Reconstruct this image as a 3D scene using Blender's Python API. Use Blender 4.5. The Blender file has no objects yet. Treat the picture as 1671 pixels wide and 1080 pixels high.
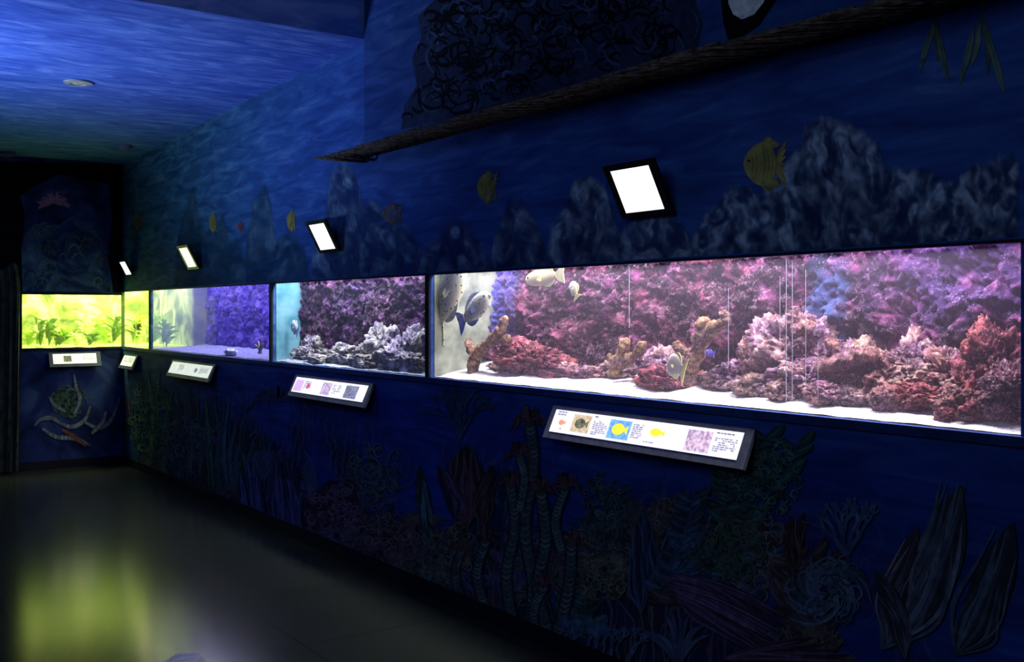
import bpy, bmesh, math, random
from mathutils import Vector, Matrix, noise
random.seed(7)
R=random.random
def U(a,b): return a+(b-a)*random.random()
scene=bpy.context.scene
coll=scene.collection
scene.view_settings.view_transform='Standard'

# ---------- camera and room planes estimated from image pixels, eye height assumed (metres) ----------
FP=1700.0; TH=math.atan(1205/1700.0); D=2.908; H=1.55
S,C=math.sin(TH),math.cos(TH)
CAM=Vector((-D,0,H))
YF=10.97
def ray(px,py):
    a=(px-835)/FP; b=(508-py)/FP
    return Vector((S+C*a, C-S*a, b))
def onx(px,py,x0=0.0):
    d=ray(px,py); return CAM+d*((x0+D)/d.x)
def ony(px,py,y0=YF):
    d=ray(px,py); return CAM+d*(y0/d.y)
def onz(px,py,z0=0.0):
    d=ray(px,py); return CAM+d*((z0-H)/d.z)
def tt(px): return onx(px,508).y
def ceil_z(y): return 3.18-(y-5.6)*0.0242

# ---------- helpers ----------
def mk(name,v,f,mats,parent=None,smooth=False,cols=None,mi=None,center=True,vcols=None):
    v=[Vector(p) for p in v]
    o0=Vector((0,0,0))
    if center and parent is None:
        lo=Vector([min(p[i] for p in v) for i in range(3)]); hi=Vector([max(p[i] for p in v) for i in range(3)])
        o0=(lo+hi)/2; o0.z=lo.z
    me=bpy.data.meshes.new(name)
    me.from_pydata([tuple(p-o0) for p in v],[],f)
    if not isinstance(mats,(list,tuple)): mats=[mats]
    for m in mats: me.materials.append(m)
    if mi: me.polygons.foreach_set('material_index',mi)
    if smooth: me.polygons.foreach_set('use_smooth',[True]*len(me.polygons))
    if cols or vcols:
        a=me.color_attributes.new('Col','FLOAT_COLOR','CORNER')
        buf=[]
        for i,p in enumerate(me.polygons):
            for vi in p.vertices:
                cc=vcols[vi] if vcols else cols[i]
                buf+= [cc[0],cc[1],cc[2],cc[3] if len(cc)>3 else 1.0]
        a.data.foreach_set('color',buf)
    me.update()
    o=bpy.data.objects.new(name,me); coll.objects.link(o)
    o.location=o0
    if parent:
        o.parent=parent
        if parent.get('_w'): o.matrix_parent_inverse=Matrix.Translation(-parent.location)
    return o
def empty(name,loc=None,M=None):
    e=bpy.data.objects.new(name,None); coll.objects.link(e); e.empty_display_size=0.05
    if M is not None: e.matrix_basis=M
    else:
        e.location=loc; e['_w']=1
    return e
def tag(o,label=None,cat=None,group=None,kind=None):
    if label: o['label']=label
    if cat: o['category']=cat
    if group: o['group']=group
    if kind: o['kind']=kind
    return o
def boxes(L):
    v=[];f=[]
    for (x0,x1,y0,y1,z0,z1) in L:
        b=len(v)
        v+=[(x0,y0,z0),(x1,y0,z0),(x1,y1,z0),(x0,y1,z0),(x0,y0,z1),(x1,y0,z1),(x1,y1,z1),(x0,y1,z1)]
        f+=[(b,b+3,b+2,b+1),(b+4,b+5,b+6,b+7),(b,b+1,b+5,b+4),(b+1,b+2,b+6,b+5),(b+2,b+3,b+7,b+6),(b+3,b,b+4,b+7)]
    return v,f
def tube(path,rads,seg=8,jit=0.0):
    v=[];f=[]
    n=len(path)
    for i,p in enumerate(path):
        p=Vector(p)
        d=(Vector(path[min(i+1,n-1)])-Vector(path[max(i-1,0)])).normalized()
        a=d.cross(Vector((0.31,0.2,0.93)));
        if a.length<1e-3: a=d.cross(Vector((1,0,0)))
        a.normalize(); b=d.cross(a)
        for k in range(seg):
            an=2*math.pi*k/seg; r=rads[i]*(1+jit*(R()-.5))
            v.append(p+a*math.cos(an)*r+b*math.sin(an)*r)
    for i in range(n-1):
        for k in range(seg):
            f.append((i*seg+k,i*seg+(k+1)%seg,(i+1)*seg+(k+1)%seg,(i+1)*seg+k))
    f.append(tuple(range(seg))[::-1]); f.append(tuple((n-1)*seg+k for k in range(seg)))
    return v,f
def merge(parts):
    v=[];f=[]
    for a,b in parts:
        o=len(v); v+=list(a); f+=[tuple(i+o for i in q) for q in b]
    return v,f
def crom(pts,n=8):
    P=[Vector(p) for p in pts]; P=[P[0]*2-P[1]]+P+[P[-1]*2-P[-2]]
    out=[]
    for i in range(1,len(P)-2):
        for k in range(n):
            t=k/n
            a,b,c,d=P[i-1],P[i],P[i+1],P[i+2]
            out.append(0.5*((2*b)+(c-a)*t+(2*a-5*b+4*c-d)*t*t+(3*b-a-3*c+d)*t**3))
    out.append(P[-2]); return out

# ---------- materials ----------
class M_:
    def __init__(s,name,rough=.7,spec=.3):
        s.m=bpy.data.materials.new(name); s.m.use_nodes=True
        s.n=s.m.node_tree.nodes; s.l=s.m.node_tree.links
        s.b=s.n['Principled BSDF']; s.b.inputs['Roughness'].default_value=rough
        s.b.inputs['Specular IOR Level'].default_value=spec
        s.pos=s.n.new('ShaderNodeNewGeometry').outputs['Position']
    def map(s,scale=(1,1,1),rot=(0,0,0),src=None,loc=(0,0,0)):
        m=s.n.new('ShaderNodeMapping'); s.l.new(src or s.pos,m.inputs['Vector'])
        m.inputs['Scale'].default_value=scale; m.inputs['Rotation'].default_value=rot; m.inputs['Location'].default_value=loc
        return m.outputs[0]
    def noise(s,scale,detail=5,dist=0,vec=None,rough=.55):
        t=s.n.new('ShaderNodeTexNoise'); s.l.new(vec or s.pos,t.inputs['Vector'])
        t.inputs['Scale'].default_value=scale; t.inputs['Detail'].default_value=detail
        t.inputs['Distortion'].default_value=dist; t.inputs['Roughness'].default_value=rough
        return t.outputs['Fac']
    def voro(s,scale,vec=None,feature='F1'):
        t=s.n.new('ShaderNodeTexVoronoi'); t.feature=feature; s.l.new(vec or s.pos,t.inputs['Vector'])
        t.inputs['Scale'].default_value=scale; return t.outputs['Distance']
    def wave(s,scale,dist,det=3,ds=1.5,vec=None,typ='RINGS'):
        t=s.n.new('ShaderNodeTexWave'); t.wave_type=typ; s.l.new(vec or s.pos,t.inputs['Vector'])
        t.inputs['Scale'].default_value=scale; t.inputs['Distortion'].default_value=dist; t.inputs['Detail'].default_value=det; t.inputs['Detail Scale'].default_value=ds
        return t.outputs['Fac']
    def math(s,op,a,b):
        k=s.n.new('ShaderNodeMath'); k.operation=op
        for i,q in enumerate((a,b)):
            if isinstance(q,(int,float)): k.inputs[i].default_value=q
            else: s.l.new(q,k.inputs[i])
        return k.outputs[0]
    def ramp(s,fac,stops):
        r=s.n.new('ShaderNodeValToRGB'); s.l.new(fac,r.inputs[0])
        e=r.color_ramp.elements
        while len(e)<len(stops): e.new(.5)
        for i,(p,c) in enumerate(stops):
            e[i].position=p; e[i].color=(c[0],c[1],c[2],1)
        return r.outputs[0]
    def mix(s,f,a,b,mode='MIX'):
        m=s.n.new('ShaderNodeMix'); m.data_type='RGBA'; m.blend_type=mode
        for k,val in ((0,f),(6,a),(7,b)):
            if isinstance(val,(int,float)): m.inputs[k].default_value=val
            elif isinstance(val,tuple): m.inputs[k].default_value=(val[0],val[1],val[2],1)
            else: s.l.new(val,m.inputs[k])
        return m.outputs[2]
    def sep(s,axis):
        x=s.n.new('ShaderNodeSeparateXYZ'); s.l.new(s.pos,x.inputs[0]); return x.outputs[axis]
    def rng(s,val,a,b,c=0,d=1):
        m=s.n.new('ShaderNodeMapRange'); m.interpolation_type='SMOOTHSTEP'; s.l.new(val,m.inputs[0])
        for i,q in enumerate((a,b,c,d)): m.inputs[i+1].default_value=q
        return m.outputs[0]
    def col(s,c):
        if isinstance(c,tuple): s.b.inputs['Base Color'].default_value=(c[0],c[1],c[2],1)
        else: s.l.new(c,s.b.inputs['Base Color'])
        return s
    def emit(s,c,st):
        if isinstance(c,tuple): s.b.inputs['Emission Color'].default_value=(c[0],c[1],c[2],1)
        else: s.l.new(c,s.b.inputs['Emission Color'])
        s.b.inputs['Emission Strength'].default_value=st; return s
    def bump(s,h,st=.3,dist=.02):
        b=s.n.new('ShaderNodeBump'); b.inputs['Strength'].default_value=st; b.inputs['Distance'].default_value=dist
        s.l.new(h,b.inputs['Height']); s.l.new(b.outputs[0],s.b.inputs['Normal']); return s
def simple(name,c1,c2=None,scale=20,rough=.7,spec=.3,em=0,b=0):
    m=M_(name,rough,spec); c2=c2 or tuple(x*.6 for x in c1)
    nz=m.noise(scale,5)
    cc=m.ramp(nz,[(.35,c2),(.65,c1)]); m.col(cc)
    if em: m.emit(cc,em)
    if b: m.bump(nz,b)
    return m.m

def undergrowth(m,base,ztop):
    a=m.wave(1.5,12,3,1.2,m.map((0,1,1),loc=(0,.3,.4)))
    b=m.wave(2.2,16,3,1.0,m.map((0,1,.7),loc=(0,2.3,1.4)))
    la=m.ramp(a,[(.0,(.12,.12,.12)),(.3,(.15,.15,.15)),(.5,(1,1,1)),(.7,(.12,.12,.12))])
    lb=m.ramp(b,[(.0,(0,0,0)),(.34,(.05,.05,.05)),(.5,(.7,.7,.7)),(.66,(0,0,0))])
    hue=m.ramp(m.noise(1.8,2,.3,m.map((0,1,1))),[(.32,(.06,.11,.22)),(.42,(.06,.15,.12)),(.5,(.18,.14,.08)),(.58,(.09,.09,.22)),(.68,(.16,.09,.09))])
    lines=m.mix(1.0,la,lb,'LIGHTEN')
    g=m.mix(1.0,hue,lines,'MULTIPLY')
    mask=m.rng(m.noise(1.3,5,.4,m.map((0,1,.8),loc=(0,.7,.2))),.41,.54,0,.85)
    mask=m.math('MULTIPLY',mask,m.rng(m.sep(1),1.8,3.2,.4,1))
    zz=m.rng(m.sep(2),ztop-.45,ztop,1,0)
    return m.mix(m.math('MULTIPLY',mask,zz),base,g)
def wallmat(name='mural_water_paint',dim=1.0):
    m=M_(name,.75,.15)
    v=m.map((1,1.3,7.5),(0.34,0,0))
    n=m.noise(1.9,5,.9,v,.58)
    n2=m.noise(1.1,3,.5)
    c=m.ramp(n,[(.30,(.018,.055,.24)),(.5,(.03,.095,.36)),(.64,(.055,.14,.44)),(.8,(.13,.23,.52))])
    lo=m.ramp(n2,[(.3,(.6,.62,.7)),(.7,(1,1,1))])
    c=m.mix(.8,c,lo,'MULTIPLY')
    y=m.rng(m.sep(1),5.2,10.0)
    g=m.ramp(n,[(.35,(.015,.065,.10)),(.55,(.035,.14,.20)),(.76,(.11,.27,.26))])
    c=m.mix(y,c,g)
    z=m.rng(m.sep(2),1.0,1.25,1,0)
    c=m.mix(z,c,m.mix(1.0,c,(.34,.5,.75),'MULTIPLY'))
    c=undergrowth(m,c,1.05)
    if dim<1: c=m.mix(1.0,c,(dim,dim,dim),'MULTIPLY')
    m.col(c); return m.m
def ceilmat():
    m=M_('mural_ceiling_paint',.7,.15)
    v=m.map((1.6,6.0,1),(0,0,.7))
    n=m.noise(2.0,5,1.0,v,.6); n2=m.noise(.8,3,.8)
    c=m.ramp(n,[(.3,(.05,.12,.5)),(.48,(.09,.19,.68)),(.62,(.17,.3,.82)),(.8,(.4,.52,.94))])
    c=m.mix(.6,c,m.ramp(n2,[(.35,(.6,.62,.8)),(.6,(1,1,1))]),'MULTIPLY')
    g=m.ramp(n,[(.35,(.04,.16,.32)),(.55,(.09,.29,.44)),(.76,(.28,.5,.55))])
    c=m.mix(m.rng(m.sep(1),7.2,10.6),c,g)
    m.col(c); return m.m
def bulkmat():  # lighter than the ceiling paint, making up for light missing on this face
    m=M_('bulkhead_brightened_paint',.7,.15); n=m.noise(2.0,6,1.0,m.map((1.5,1,5),(0,.4,0)),.6)
    m.col(m.ramp(n,[(.3,(.10,.22,.7)),(.5,(.18,.34,.9)),(.7,(.35,.5,.97))])); return m.m
def paintmat(alpha=False):
    m=M_('mural_blended_paint' if alpha else 'mural_brush_paint',.75,.12)
    a=m.n.new('ShaderNodeAttribute'); a.attribute_name='Col'
    n=m.noise(16,5,1.0)
    m.col(m.mix(1.0,a.outputs['Color'],m.ramp(n,[(.32,(.5,.54,.6)),(.65,(1.1,1.1,1.1))]),'MULTIPLY'))
    if alpha: m.l.new(a.outputs['Alpha'],m.b.inputs['Alpha'])
    return m.m
def rockpaint():
    m=M_('mural_rock_paint',.75,.12)
    n=m.noise(3.6,9,1.3,None,.62)
    m.col(m.ramp(n,[(.36,(.006,.012,.06)),(.48,(.02,.05,.14)),(.58,(.06,.12,.22)),(.7,(.12,.2,.3))])); return m.m
def floormat():
    m=M_('dark_concrete_floor',.17,.22)
    n=m.noise(1.2,4,.2,None,.5); n3=m.noise(60,4)
    c=m.ramp(n,[(.25,(.022,.028,.022)),(.75,(.030,.036,.028))])
    c=m.mix(.35,c,m.ramp(n3,[(.3,(.6,.6,.6)),(.7,(1,1,1))]),'MULTIPLY')
    b=m.n.new('ShaderNodeTexBrick'); m.l.new(m.pos,b.inputs['Vector']); b.offset=0; b.inputs['Scale'].default_value=1
    b.inputs['Brick Width'].default_value=.9; b.inputs['Row Height'].default_value=.9; b.inputs['Mortar Size'].default_value=.004
    b.inputs['Color1'].default_value=(1,1,1,1); b.inputs['Color2'].default_value=(.9,.9,.9,1); b.inputs['Mortar'].default_value=(.45,.45,.45,1)
    c=m.mix(1.0,c,b.outputs['Color'],'MULTIPLY')
    m.col(c); return m.m
def reefmat(name,stops,scale=9,speck=(.9,.85,1),sp=.10,blue=None,bm=.9,crev=(.22,.17,.22),crust=(.9,.75,.7),crw=.35,dk=.5,spk=1.0):
    m=M_(name,.8,.2)
    n=m.noise(scale,12,.3,None,.75)
    c=m.ramp(n,stops)
    n2=m.noise(scale*.3,4,.5)
    c=m.mix(m.rng(n2,.42,.6),c,m.mix(1.0,c,(.6,.5,.95),'MULTIPLY'))
    cr=m.voro(scale*1.1)
    c=m.mix(1.0,c,m.ramp(cr,[(.15,(1.15,1.1,1.1)),(.6,crev)]),'MULTIPLY')  # crevice shade put into the colour between cells
    fine=m.noise(scale*4.5,4,.2,None,.65)
    if crw: c=m.mix(m.math('MULTIPLY',m.rng(fine,.52,.66),crw),c,crust)
    c=m.mix(m.math('MULTIPLY',m.rng(fine,.34,.44,1,0),dk),c,tuple(x*.1 for x in crust))
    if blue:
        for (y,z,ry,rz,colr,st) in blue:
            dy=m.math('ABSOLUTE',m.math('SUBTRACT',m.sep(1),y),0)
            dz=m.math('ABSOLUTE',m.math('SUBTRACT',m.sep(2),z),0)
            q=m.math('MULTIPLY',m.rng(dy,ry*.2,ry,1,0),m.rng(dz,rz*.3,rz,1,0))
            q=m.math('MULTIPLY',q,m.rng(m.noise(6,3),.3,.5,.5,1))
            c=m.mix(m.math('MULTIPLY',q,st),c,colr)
    if spk:
        v=m.voro(110); nn=m.noise(9,3)
        k=m.math('MULTIPLY',m.rng(v,sp,sp+.12,1,0),m.rng(nn,.48,.62,0,spk))
        c=m.mix(k,c,speck)  # bright dots in the colour imitate specular sparkle
    m.col(c); m.bump(m.math('ADD',n,m.math('MULTIPLY',fine,.35)),bm,.025); return m.m
def glassmat(name='aquarium_glass',tint=(1,1,1),haze=0,hc=(1,1,1),mist=0):
    m=bpy.data.materials.new(name); m.use_nodes=True; n=m.node_tree.nodes; l=m.node_tree.links
    n.clear(); o=n.new('ShaderNodeOutputMaterial'); t=n.new('ShaderNodeBsdfTransparent'); g=n.new('ShaderNodeBsdfGlossy')
    t.inputs[0].default_value=(*tint,1); g.inputs['Roughness'].default_value=.03
    fr=n.new('ShaderNodeLayerWeight'); fr.inputs[0].default_value=.5
    pw=n.new('ShaderNodeMath'); pw.operation='POWER'; l.new(fr.outputs['Facing'],pw.inputs[0]); pw.inputs[1].default_value=5
    mu=n.new('ShaderNodeMath'); mu.operation='MULTIPLY_ADD'; l.new(pw.outputs[0],mu.inputs[0]); mu.inputs[1].default_value=.25; mu.inputs[2].default_value=.015
    mx=n.new('ShaderNodeMixShader'); l.new(mu.outputs[0],mx.inputs[0]); l.new(t.outputs[0],mx.inputs[1]); l.new(g.outputs[0],mx.inputs[2])
    last=mx
    for fac,kind in ((haze,'ShaderNodeBsdfDiffuse'),(mist,'ShaderNodeBsdfTranslucent')):
        if fac:
            d=n.new(kind); d.inputs[0].default_value=(*hc,1)
            m2=n.new('ShaderNodeMixShader'); m2.inputs[0].default_value=fac; l.new(last.outputs[0],m2.inputs[1]); l.new(d.outputs[0],m2.inputs[2]); last=m2
    l.new(last.outputs[0],o.inputs[0]); return m
def leafmat(name,c1,c2):
    M=M_(name,.5,.3); n=M.noise(30,4); c=M.ramp(n,[(.35,c2),(.65,c1)]); M.col(c)
    tr=M.n.new('ShaderNodeBsdfTranslucent'); M.l.new(c,tr.inputs[0]); mx=M.n.new('ShaderNodeMixShader'); mx.inputs[0].default_value=.45
    out=M.n['Material Output']; M.l.new(M.b.outputs[0],mx.inputs[1]); M.l.new(tr.outputs[0],mx.inputs[2]); M.l.new(mx.outputs[0],out.inputs[0]); return M.m

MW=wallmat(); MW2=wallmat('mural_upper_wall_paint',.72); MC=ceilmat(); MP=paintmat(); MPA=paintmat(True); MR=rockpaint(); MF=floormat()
BLK=simple('black_painted_trim',(.008,.008,.012),rough=.5)
NAVY=simple('navy_painted_trim',(.012,.04,.17),rough=.6)
GLASS=glassmat(hc=(.78,.68,.95),mist=.055)  # mist share in the panes stands in for haze of the water
GLASSB=glassmat('aquarium_glass_blue',hc=(.6,.62,.95),mist=.035)
GLASSD=glassmat('aquarium_glass_green',hc=(.95,1,.7),mist=.04)

# ---------- room shell ----------
ZB,ZT=1.192,1.747
yA0,yA1=1.588,tt(702); yB0,yB1=tt(696),tt(445); yC0,yC1=tt(441),tt(246); yD0=tt(242)
bx=[(0,.02,-2,YF,0,ZB),(0,.02,-2,YF,ZT,4.3),(0,.02,-2,yA0,ZB,ZT),(0,.02,yA1,yB0,ZB,ZT),(0,.02,yB1,yC0,ZB,ZT),(0,.02,yC1,yD0,ZB,ZT)]
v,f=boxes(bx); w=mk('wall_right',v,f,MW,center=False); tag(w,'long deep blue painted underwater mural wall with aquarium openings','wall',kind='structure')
SX=.03
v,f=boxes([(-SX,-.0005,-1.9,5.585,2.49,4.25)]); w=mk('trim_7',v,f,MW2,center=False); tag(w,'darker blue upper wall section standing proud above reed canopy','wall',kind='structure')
XL=-.948; FB,FT=1.188,1.715
v,f=boxes([(-5.2,.02,YF,YF+.02,0,FB),(-5.2,.02,YF,YF+.02,FT,4.3),(-5.2,XL,YF,YF+.02,FB,FT)])
FWM=M_('far_wall_paint',.8,.1); fn=FWM.noise(2.5,7,1.2)
FWM.col(FWM.ramp(fn,[(.35,(.008,.014,.045)),(.55,(.022,.04,.13)),(.72,(.06,.11,.22))]))
w=mk('wall_far',v,f,FWM.m,center=False); tag(w,'dark blue painted end wall with aquarium opening','wall',kind='structure')
v,f=boxes([(-5.2,-5.15,-2,YF,0,4.3)]); w=mk('wall_left',v,f,NAVY,center=False); tag(w,'dark navy side wall','wall',kind='structure')
v,f=boxes([(-5.2,.02,-2.05,-2,0,4.3)]); w=mk('wall_back',v,f,NAVY,center=False); tag(w,'dark navy back wall','wall',kind='structure')
v,f=boxes([(-5.2,.9,-2.05,YF+.6,-.05,0)]); w=mk('floor',v,f,MF,center=False); tag(w,'dark polished concrete floor','floor',kind='structure')
z1,z2=ceil_z(5.6),ceil_z(YF)
v=[(-5.2,5.6,z1),(.02,5.6,z1),(.02,YF,z2),(-5.2,YF,z2),(-5.2,5.62,4.3),(.02,5.62,4.3),(.02,YF,4.3),(-5.2,YF,4.3)]
f=[(0,3,2,1),(4,5,6,7),(0,1,5,4),(1,2,6,5),(2,3,7,6),(3,0,4,7)]
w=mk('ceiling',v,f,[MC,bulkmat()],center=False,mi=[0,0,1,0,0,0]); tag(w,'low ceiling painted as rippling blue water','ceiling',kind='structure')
v,f=boxes([(-5.2,.02,-2,5.62,4.25,4.3)]); w=mk('ceiling.001',v,f,NAVY,center=False); tag(w,'high dark navy ceiling','ceiling',kind='structure')
v,f=boxes([(-.012,-.0005,-2,YF-.012,0,.085)]); w=mk('baseboard_right',v,f,BLK,center=False); tag(w,'black skirting board','baseboard',kind='structure')
v,f=boxes([(-5.15,-.012,YF-.012,YF-.0005,0,.085)]); w=mk('baseboard_far',v,f,BLK,center=False); tag(w,'black skirting board','baseboard',kind='structure')
v,f=boxes([(-.02,-.0005,-1.9,1.56,0.0,2.44)]); w=mk('trim_1',v,f,NAVY,center=False); tag(w,'dark blue wall pilaster','trim',kind='structure')
v,f=boxes([(-.010,-.0005,1.565,YF-.02,ZT,ZT+.010)]); w=mk('trim_2',v,f,BLK,center=False); tag(w,'dark strip above aquarium windows','trim',kind='structure')
v,f=boxes([(-.012,-.0005,1.565,YF-.02,ZB-.03,ZB)]); w=mk('trim_3',v,f,NAVY,center=False); tag(w,'navy ledge under aquarium windows','trim',kind='structure')
v,f=boxes([(-.012,-.0005,a,b,ZB,ZT) for a,b in ((yA1,yB0),(yB1,yC0))]); w=mk('trim_4',v,f,BLK,center=False); tag(w,'black mullions between aquarium windows','trim',kind='structure')
v,f=boxes([(XL-.02,-.012,YF-.012,YF-.0005,FB-.02,FB),(XL-.02,-.012,YF-.012,YF-.0005,FT,FT+.02),(XL-.02,XL,YF-.012,YF-.0005,FB,FT)]); w=mk('trim_5',v,f,BLK,center=False); tag(w,'black frame around far aquarium window','trim',kind='structure')
v,f=boxes([(-.014,.016,YF-.014,YF+.016,FB,ZT)]); w=mk('trim_6',v,f,simple('corner_seam',(.12,.2,.05)),center=False); tag(w,'corner post between two window panes','trim',kind='structure')

# ---------- aquariums ----------
def grid_panel(y0,y1,z0,z1,xb,amp,ny,nz,seed):
    v=[];f=[]
    for i in range(ny+1):
        for j in range(nz+1):
            y=y0+(y1-y0)*i/ny; z=z0+(z1-z0)*j/nz
            p=Vector((seed,y*4.2,z*4.2))
            d=noise.fractal(p,.7,2.1,7)*amp+abs(noise.noise(p*2.7))*amp*.9+abs(noise.noise(p*7.1))*amp*.6+noise.noise(p*17)*amp*.15
            v.append((xb-.05-max(-.035,d),y+noise.noise(p*4+Vector((5,1,2)))*.012,z))
    for i in range(ny):
        for j in range(nz):
            a=i*(nz+1)+j; f.append((a,a+1,a+nz+2,a+nz+1))
    return v,f
def sand(x0,x1,y0,y1,zf,slope,ny,seed):
    nx=12;v=[];f=[]
    for i in range(ny+1):
        for j in range(nx+1):
            y=y0+(y1-y0)*i/ny;x=x0+(x1-x0)*j/nx
            v.append((x,y,zf+slope*(x-x0)+(.012*noise.noise(Vector((x*7,y*7,seed)))+.006*noise.noise(Vector((x*22,y*22,seed))))*(1 if 0<j else .3)))
    for i in range(ny):
        for j in range(nx):
            a=i*(nx+1)+j; f.append((a,a+nx+1,a+nx+2,a+1))
    return v,f
SAND=simple('white_coral_sand',(.97,.97,.97),(.6,.57,.6),95,.9,b=.6)
ZL=2.05
DARKLID=simple('black_blocker_lid_and_base',(.01,.01,.015))  # shared by the added light-blocking lids and the tank bases
def tank(label,y0,y1,xd,backmat,endmat,endmat2,sandmat,slope,rocky,seed,glass=None):
    e=empty('aquarium',Vector((.22,(y0+y1)/2,ZB-.06))); tag(e,label,'aquarium',group='aquariums in the mural wall')
    g=.004
    v,f=boxes([(.021,xd+.02,y0-g,y1+g,ZB-.06,ZB-.03)]); mk('tank_base',v,f,DARKLID,e)
    if rocky:
        v,f=grid_panel(y0,y1,ZB-.03,ZL-.06,xd,rocky,int((y1-y0)*150),100,seed); mk('rock_back_panel',v,f,backmat,e,smooth=True)
    v,f=boxes([(xd,xd+.015,y0,y1,ZB-.03,ZL)]); mk('back_panel',v,f,backmat,e)
    v,f=boxes([(.022,xd,y1-.006,y1,ZB-.03,ZL)]); mk('end_panel',v,f,endmat,e)
    v,f=boxes([(.022,xd,y0,y0+.006,ZB-.03,ZL)]); mk('end_panel',v,f,endmat2,e)
    v,f=sand(.024,xd-.001,y0+.007,y1-.007,ZB+.004,slope,int((y1-y0)*50)+4,seed); mk('sand_bed',v,f,sandmat,e,smooth=True)
    v,f=boxes([(.022,xd+.02,y0,y1,ZL,ZL+.02)]); mk('blocker_lid',v,f,DARKLID,e)  # unseen lid added to keep the lamp light from leaking
    v=[(.01,y0,ZB),(.01,y1,ZB),(.01,y1,ZT),(.01,y0,ZT)]; mk('glass_pane',v,[(0,3,2,1)],glass or GLASS,e)
    return e
def alight(name,loc,sx,sy,P,col,rot=(0,0,0),spread=None):
    l=bpy.data.lights.new(name,'AREA'); l.shape='RECTANGLE'; l.size=sx; l.size_y=sy; l.energy=P; l.color=col
    if spread: l.spread=spread
    o=bpy.data.objects.new(name,l); coll.objects.link(o); o.location=loc; o.rotation_euler=rot; return o
bl=onx(1350,505,.40); bl2=onx(795,490,.40)
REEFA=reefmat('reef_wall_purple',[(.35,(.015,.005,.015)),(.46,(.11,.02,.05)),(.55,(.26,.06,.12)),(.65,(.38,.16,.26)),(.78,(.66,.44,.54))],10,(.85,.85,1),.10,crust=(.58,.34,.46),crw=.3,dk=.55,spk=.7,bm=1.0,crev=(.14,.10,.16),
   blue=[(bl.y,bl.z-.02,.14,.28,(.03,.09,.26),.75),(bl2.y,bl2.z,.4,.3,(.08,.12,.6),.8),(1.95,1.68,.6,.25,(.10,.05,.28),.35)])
REEFB=reefmat('reef_wall_dark',[(.36,(.02,.008,.03)),(.48,(.10,.028,.10)),(.58,(.24,.09,.22)),(.72,(.5,.32,.48))],12,(.7,.85,1),.10,crust=(.55,.32,.52),crw=.25,dk=.5,spk=.7)
REEFC=reefmat('blue_violet_backdrop',[(.34,(.05,.03,.28)),(.47,(.085,.05,.4)),(.6,(.14,.09,.52)),(.75,(.28,.22,.66))],7,(.6,.65,1),.06,crw=0,dk=0,crev=(.7,.65,.75),bm=.4,spk=.4)
ENDP=simple('algae_tinted_end_glass',(.34,.38,.29),(.10,.13,.11),9,.3)
DEND=simple('dark_end_panel',(.05,.02,.08),rough=.5)
CYAN=simple('cyan_end_glass',(.2,.42,.5),(.07,.24,.33),7,.3)
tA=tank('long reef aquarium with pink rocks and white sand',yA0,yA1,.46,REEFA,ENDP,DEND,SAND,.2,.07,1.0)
GRAV=simple('pale_gravel',(.5,.52,.56),(.15,.17,.22),70,.9,b=.5)
tB=tank('reef aquarium with pale porous rocks and dark backdrop',yB0,yB1,.27,REEFB,CYAN,DEND,GRAV,.2,.045,4.0,GLASSB)
CG=glassmat('lilac_end_glass',(.92,.95,.92),.26,(.32,.32,.62))
SANDC=simple('blue_white_sand',(.26,.26,.52),(.12,.11,.36),50,.9)  # two blue-violet sand tones mixed by noise
tC=tank('purple lit aquarium with sparse corals',yC0,yC1,.59,REEFC,CG,DEND,SANDC,.06,.03,8.0,GLASSB)
e=empty('aquarium',Vector((-.2,YF+.25,ZB-.06))); tag(e,'corner freshwater aquarium glowing yellow green with plants','aquarium',group='aquariums in the mural wall')
mD=M_('green_backdrop',.7,.2); n=mD.noise(3.5,5,1)
mD.col(mD.ramp(n,[(.35,(.10,.16,.03)),(.5,(.34,.42,.11)),(.64,(.8,.85,.45))]))
XD=.42; YD=YF+.42
v,f=boxes([(XL-.01,XD,YF+.021,YD,FB-.05,FB-.02),(.021,XD,yD0,YF+.021,FB-.05,FB-.02)]); mk('tank_base',v,f,DARKLID,e)
v,f=boxes([(XL-.01,XD,YD,YD+.015,FB-.05,ZL),(XD,XD+.015,yD0,YD+.015,FB-.05,ZL)]); mk('back_panel',v,f,mD.m,e)
v,f=boxes([(XL-.02,XL-.01,YF+.021,YD,FB-.05,ZL)]); mk('end_panel',v,f,mD.m,e)
v,f=boxes([(XL-.01,XD,YF+.021,YD,ZL,ZL+.02),(.021,XD,yD0,YF+.02,ZL,ZL+.02)]); mk('blocker_lid',v,f,DARKLID,e)  # unseen cover added to hold the lamp light in
GG=simple('green_gravel',(.8,.9,.4),(.4,.5,.12),50,.9)
v1=sand(.022,XD-.002,yD0+.008,YF+.02,FB+.004,.05,20,3)
vv=[];ff=[]
for i in range(31):
    for j in range(11):
        x=XL+(XD-.002-XL)*i/30; y=YF+.022+(YD-.002-YF-.022)*j/10
        vv.append((x,y,FB+.004+.05*(y-YF)+.008*noise.noise(Vector((x*8,y*8,2)))))
for i in range(30):
    for j in range(10):
        a=i*11+j; ff.append((a,a+11,a+12,a+1))
v,f=merge([v1,(vv,ff)]); mk('gravel_bed',v,f,GG,e,smooth=True)
mk('glass_pane',[(XL,YF+.008,FB),(-.001,YF+.008,FB),(-.001,YF+.008,FT),(XL,YF+.008,FT),(.01,yD0,FB),(.01,YF-.014,FB),(.01,YF-.014,ZT),(.01,yD0,ZT)],[(0,1,2,3),(4,7,6,5)],GLASSD,e)

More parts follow.
